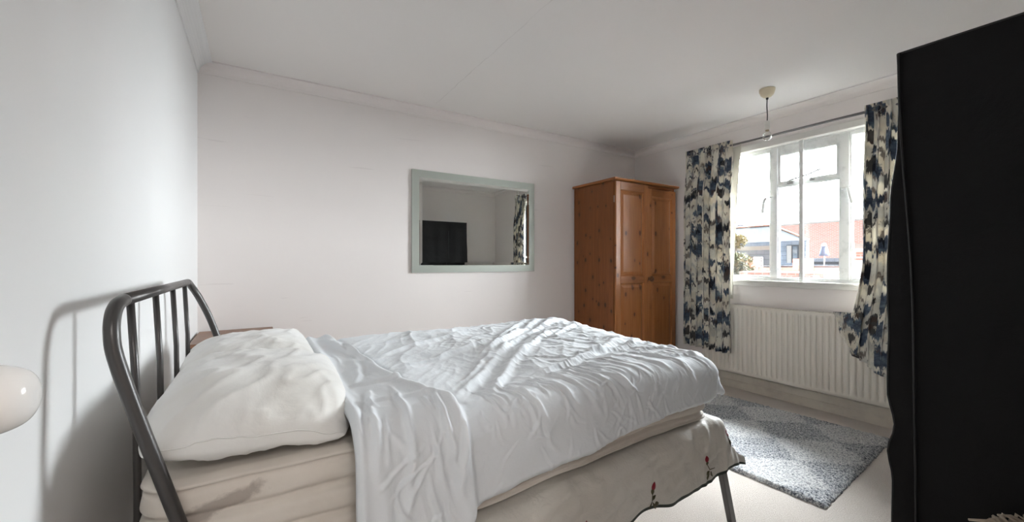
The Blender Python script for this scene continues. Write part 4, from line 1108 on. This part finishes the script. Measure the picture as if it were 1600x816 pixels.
for a, dz, dr in ((1.78, .004, .040), (1.55, .004, .012), (1.2, .006, .012)):
    tube(bm, [(kc.x+kr*math.cos(a-.5), kc.y+kr*math.sin(a-.5), kh-.01), (kc.x+(kr+.004)*math.cos(a-.2), kc.y+(kr+.004)*math.sin(a-.2), kh+.006), (kc.x+(kr+dr)*math.cos(a), kc.y+(kr+dr)*math.sin(a), kh+dz)], [.004, .004, .0025], 6)
obj('braided_rim', bm, M['wicker'], bk)

# ------------------------------------------------------------------ beyond the window
GZ = -6.0
struct('ground', boxbm(4.2, 90, -50, 90, GZ-.2, GZ), M['ground'])
def rayY(px, X): u = (px-800)/FPX; return X*(.8485-.529*u)/(.529+.8485*u)
def rayZ(px, py, X): u = (px-800)/FPX; return H+(411-py)/FPX*X/(.529+.8485*u)
# long brick block
bb_ = empty('brick_building', (34, 11, GZ)); tag(bb_, 'long red brick building with a plain gable wall behind the slate house', 'building')
X0 = 30.0
obj('wall', boxbm(X0, X0+9, 2.0, 16.5, GZ, 3.62), M['brick'], bb_)
obj('coping', boxbm(X0-.1, X0+9.1, 1.9, 16.6, 3.62, 3.72), M['stone'], bb_)
# slate mansard house
sl = empty('slate_house', (26, 18, GZ)); tag(sl, 'grey slate mansard house with a sloping pale roof, left of the brick building', 'building')
ya, yb3 = 8.94, rayY(1140, 22)
b = bmesh.new(); box(b, 22, 22.3, ya, yb3+4, GZ, rayZ(1240, 416, 22)); obj('wall', b, M['slate'], sl)
b = bmesh.new(); zt1 = rayZ(1180, 378, 22.3); zb1 = rayZ(1240, 417, 22)
prism(b, [(21.97, zb1), (22.07, zt1), (22.28, zt1), (22.3, zb1)], 'Y', ya+.10, yb3+4); obj('mansard_slope', b, M['slate'], sl)
b = bmesh.new(); zr = rayZ(1180, 355, 25.2)
zr = rayZ(1190, 353, 22.9); yr = rayY(1206, 22.9)
vv = [b.verts.new(p) for p in ((22.08, ya+.05, zt1), (22.08, yb3+4, zt1), (22.9, yb3+4, zr), (22.9, yr, zr), (22.95, ya+.35, zt1), (22.95, yb3+4, zt1))]
for q in ((0, 1, 2, 3), (0, 3, 4), (4, 3, 2, 5), (1, 5, 2), (0, 4, 5, 1)): b.faces.new([vv[i] for i in q])
obj('roof', b, M['lead'], sl)
b = bmesh.new(); box(b, 21.98, 22.1, ya, yb3+4, zt1-.03, zt1+.03); obj('gutter', b, M['white_ext'], sl)
b = bmesh.new(); tube(b, [(22.9, yr, zr), (22.9, yb3+4, zr)], .05, 8); tube(b, [(22.9, yr, zr), (22.08, ya+.05, zt1)], .04, 8); obj('ridge', b, M['ridge_tile'], sl)
def pbox(name, pxa, pxb, pya, pyb, X, d, mat, parent, bev=0):
    y0_, y1_ = sorted((rayY(pxa, X), rayY(pxb, X))); z0_, z1_ = sorted((rayZ((pxa+pxb)/2, pya, X), rayZ((pxa+pxb)/2, pyb, X)))
    return obj(name, boxbm(X, X+d, y0_, y1_, z0_, z1_), mat, parent)
fr1 = pbox('window', 1229, 1250, 383, 411, 21.95, .25, M['lead'], sl); 
b = boxbm(21.93, 21.97, rayY(1247, 22), rayY(1240, 22), rayZ(1240, 409, 22), rayZ(1240, 385, 22)); obj('pane', b, M['dark_pane'], fr1)
b = boxbm(21.90, 21.97, rayY(1238, 22), rayY(1231, 22), rayZ(1235, 411, 22), rayZ(1235, 384, 22)); obj('shutter', b, M['stone'], fr1)
dm = empty('roof_dormer', (24.0, rayY(1160, 24), rayZ(1160, 368, 24))); tag(dm, 'small white dormer on the slate roof by the left curtain', 'dormer')
pbox('dormer_wall', 1155, 1167, 353, 368, 24, 2.5, M['white_ext'], dm)
b = bmesh.new(); y0_, y1_ = rayY(1169, 24), rayY(1146, 24); z0_ = rayZ(1160, 354, 24); z1_ = rayZ(1160, 350, 24); prism(b, [(y0_, z0_), (y1_, z0_), ((y0_+y1_)/2, z1_)], 'X', 23.9, 26.6); obj('dormer_roof', b, M['slate'], dm)
ch = empty('brick_chimney', (26, rayY(1198, 26), GZ+8)); tag(ch, 'low brick chimney on the slate roof ridge', 'chimney')
pbox('stack', 1194, 1201, 350, 362, 26.2, .9, M['brick'], ch); pbox('cap', 1193, 1202, 349, 351, 26.15, 1.0, M['stone'], ch)
# lower flat roof and parapet in front
fl_ = empty('flat_roof_annexe', (19, rayY(1180, 18), GZ)); tag(fl_, 'low annexe with a pale flat roof edge in front of the slate house', 'building')
ya2, yb4 = rayY(1206, 18), rayY(1100, 18)
obj('roof_slab', boxbm(18, 18.6, ya2, yb4, rayZ(1180, 391, 18), rayZ(1180, 385, 18)), M['stone'], fl_)
obj('wall', boxbm(18.1, 18.5, ya2+.1, yb4, GZ, rayZ(1180, 391, 18)), M['slate'], fl_)
pa = empty('terrace_parapet', (16, rayY(1250, 16), GZ)); tag(pa, 'pale rendered terrace parapet wall below the parasol', 'wall')
obj('wall', boxbm(16, 16.4, rayY(1318, 16), rayY(1166, 16), GZ, rayZ(1250, 418, 16)), M['stone'], pa)
obj('terrace_deck', boxbm(16.4, 20.6, rayY(1328, 18), rayY(1214, 18), GZ, .80), M['ground'], pa)
obj('coping', boxbm(15.95, 16.45, rayY(1318, 16), rayY(1166, 16), rayZ(1250, 418, 16), rayZ(1250, 415.5, 16)), M['lead'], pa)
for i, (a_, c_, t_) in enumerate(((1164, 1177, 405), (1239, 1264, 405))):
    y0_, y1_ = sorted((rayY(a_, 15.6), rayY(c_, 15.6))); p_ = obj('brick_pier', boxbm(15.6, 15.95, y0_, y1_, GZ, rayZ(1200, t_, 15.6)), M['brick'], None)
    tag(p_, ('narrow' if i == 0 else 'wide')+' red brick pier on the terrace parapet'+(' by the lattice' if i == 0 else ' left of the parasol'), 'pier')
la = empty('white_lattice', (15.8, rayY(1184, 15.8), rayZ(1184, 416, 15.8))); tag(la, 'white lattice screen beside the narrow brick pier', 'screen')
b = bmesh.new(); y0_, y1_ = rayY(1191, 15.8), rayY(1178, 15.8); z0_, z1_ = rayZ(1184, 417, 15.8), rayZ(1184, 402, 15.8)
for k in range(5):
    yk = lerp(y0_, y1_, k/4); box(b, 15.78, 15.82, yk-.012, yk+.012, z0_, z1_); zk = lerp(z0_, z1_, k/4); box(b, 15.78, 15.82, y0_, y1_, zk-.012, zk+.012)
obj('lattice', b, M['white_ext'], la)
fe_ = empty('timber_fence', (20, rayY(1290, 20), GZ+6)); tag(fe_, 'grey weathered terrace fence in front of the brick building', 'fence')
b = bmesh.new(); y0_, y1_ = rayY(1325, 20), rayY(1268, 20); n = 26; z0_, z1_ = .80, rayZ(1295, 403.5, 20)
for k in range(n):
    yk = lerp(y0_, y1_, k/n); box(b, 20, 20.03, yk, yk+(y1_-y0_)/n*.88, z0_, z1_)
obj('boards', b, M['slate'], fe_); obj('rail', boxbm(19.96, 20.0, y0_, y1_, z1_-.25, z1_-.15), M['lead'], fe_)
ps = empty('closed_parasol', (19, rayY(1290, 19), rayZ(1290, 412, 19))); tag(ps, 'closed blue grey parasol standing on the terrace by the brick building', 'parasol')
yc = rayY(1288, 19); b = bmesh.new(); lathe(b, [(.17, rayZ(1290, 400, 19)), (.15, rayZ(1290, 395, 19)), (.09, rayZ(1290, 385, 19)), (.04, rayZ(1290, 382, 19)), (0, rayZ(1290, 381.5, 19))], (19, yc, 0), seg=12)
obj('folded_canopy', b, M['parasol'], ps, smooth=True)
b = bmesh.new(); tube(b, [(19, yc, .80), (19, yc, rayZ(1290, 382, 19))], .025, 8); obj('pole', b, M['white_ext'], ps)
b = bmesh.new(); lathe(b, [(.095, rayZ(1290, 385, 19)), (.08, rayZ(1290, 382, 19)), (.03, rayZ(1290, 380.5, 19)), (0, rayZ(1290, 380, 19))], (18.98, yc, 0), seg=12); obj('canopy_tip', b, M['white_ext'], ps)
# white framed brick house on the right
wh = empty('brick_terrace_house', (16, rayY(1345, 14), GZ)); tag(wh, 'near brick house with white window frames, seen through the right casement', 'building')
y0_, y1_ = rayY(1420, 14), rayY(1331, 14)
obj('wall', boxbm(14, 17, y0_, y1_, GZ, rayZ(1340, 384, 14)), M['brick'], wh)
obj('parapet', boxbm(13.9, 17, y0_, y1_+.05, rayZ(1340, 389, 14), rayZ(1340, 381, 14)), M['stone'], wh)
for zt3, zb3 in ((390, 404), (407, 434)):
    fz0, fz1 = rayZ(1340, zb3, 14), rayZ(1340, zt3, 14); b = bmesh.new()
    for k in range(4):
        ya_ = y1_-.05-k*.8; frame(b, ya_-.62, ya_, fz0, fz1, .05, 13.93, 14.02); box(b, 13.95, 14.0, ya_-.34, ya_-.30, fz0+.05, fz1-.05)
    f_ = obj('window', b, M['white_ext'], wh)
    if zt3 == 407: obj('white_panel', boxbm(13.97, 14.01, y0_, y1_, fz0, fz1), M['white_ext'], wh)
# low brick house with white windows under the parapet
lo = empty('low_brick_row', (14, rayY(1290, 13), GZ)); tag(lo, 'low brick row with small white windows just above the window sill', 'building')
y0_, y1_ = rayY(1310, 13)+.25, rayY(1150, 13)
obj('wall', boxbm(13.2, 15.5, y0_, y1_, GZ, rayZ(1290, 427, 13)), M['brick'], lo)
for a_ in (1270, 1287, 1304): pbox('window', a_, a_+10, 431, 446, 13.15, .06, M['white_ext'], lo)
# garden trees
def tree(px, X, ztop, zbase, rad, mat, label, seed, n=900):
    y = rayY(px, X); e = empty('garden_tree', (X, y, GZ)); tag(e, label, 'tree', 'trees beyond the window')
    b = bmesh.new(); tube(b, [(X, y, GZ), (X+.1, y+.1, (GZ+zbase)/2), (X, y, ztop-.3)], [.12, .09, .03], 8); obj('trunk', b, M['bark'], e)
    b = bmesh.new(); r_ = random.Random(seed)
    for k in range(n):
        while True:
            q = Vector((r_.uniform(-1, 1), r_.uniform(-1, 1), r_.uniform(-1, 1)))
            if q.length < 1 and noise.noise(q*2.2+Vector((seed, 0, 0))) > -.12: break
        c_ = Vector((X+q.x*rad, y+q.y*rad, (ztop+zbase)/2+q.z*(ztop-zbase)/2)); s_ = r_.uniform(.04, .09)
        a1 = Vector((r_.uniform(-1, 1), r_.uniform(-1, 1), r_.uniform(-1, 1))).normalized(); a2 = a1.cross(Vector((.3, .5, .8))).normalized()
        b.faces.new([b.verts.new(c_+v_) for v_ in (a1*s_, a2*s_*.6, -a1*s_, -a2*s_*.6)])
    obj('crown', b, mat, e)
tree(1150, 17.0, rayZ(1152, 366, 17), rayZ(1152, 388, 17), .42, M['foliage_y'], 'small yellow leafed treetop above the green shrub by the left curtain', 2, 500)
tree(1153, 14.6, rayZ(1152, 394, 14.6), rayZ(1152, 436, 14.6), .50, M['foliage'], 'pale green leafy shrub beside the left curtain, outside', 6, 1100)
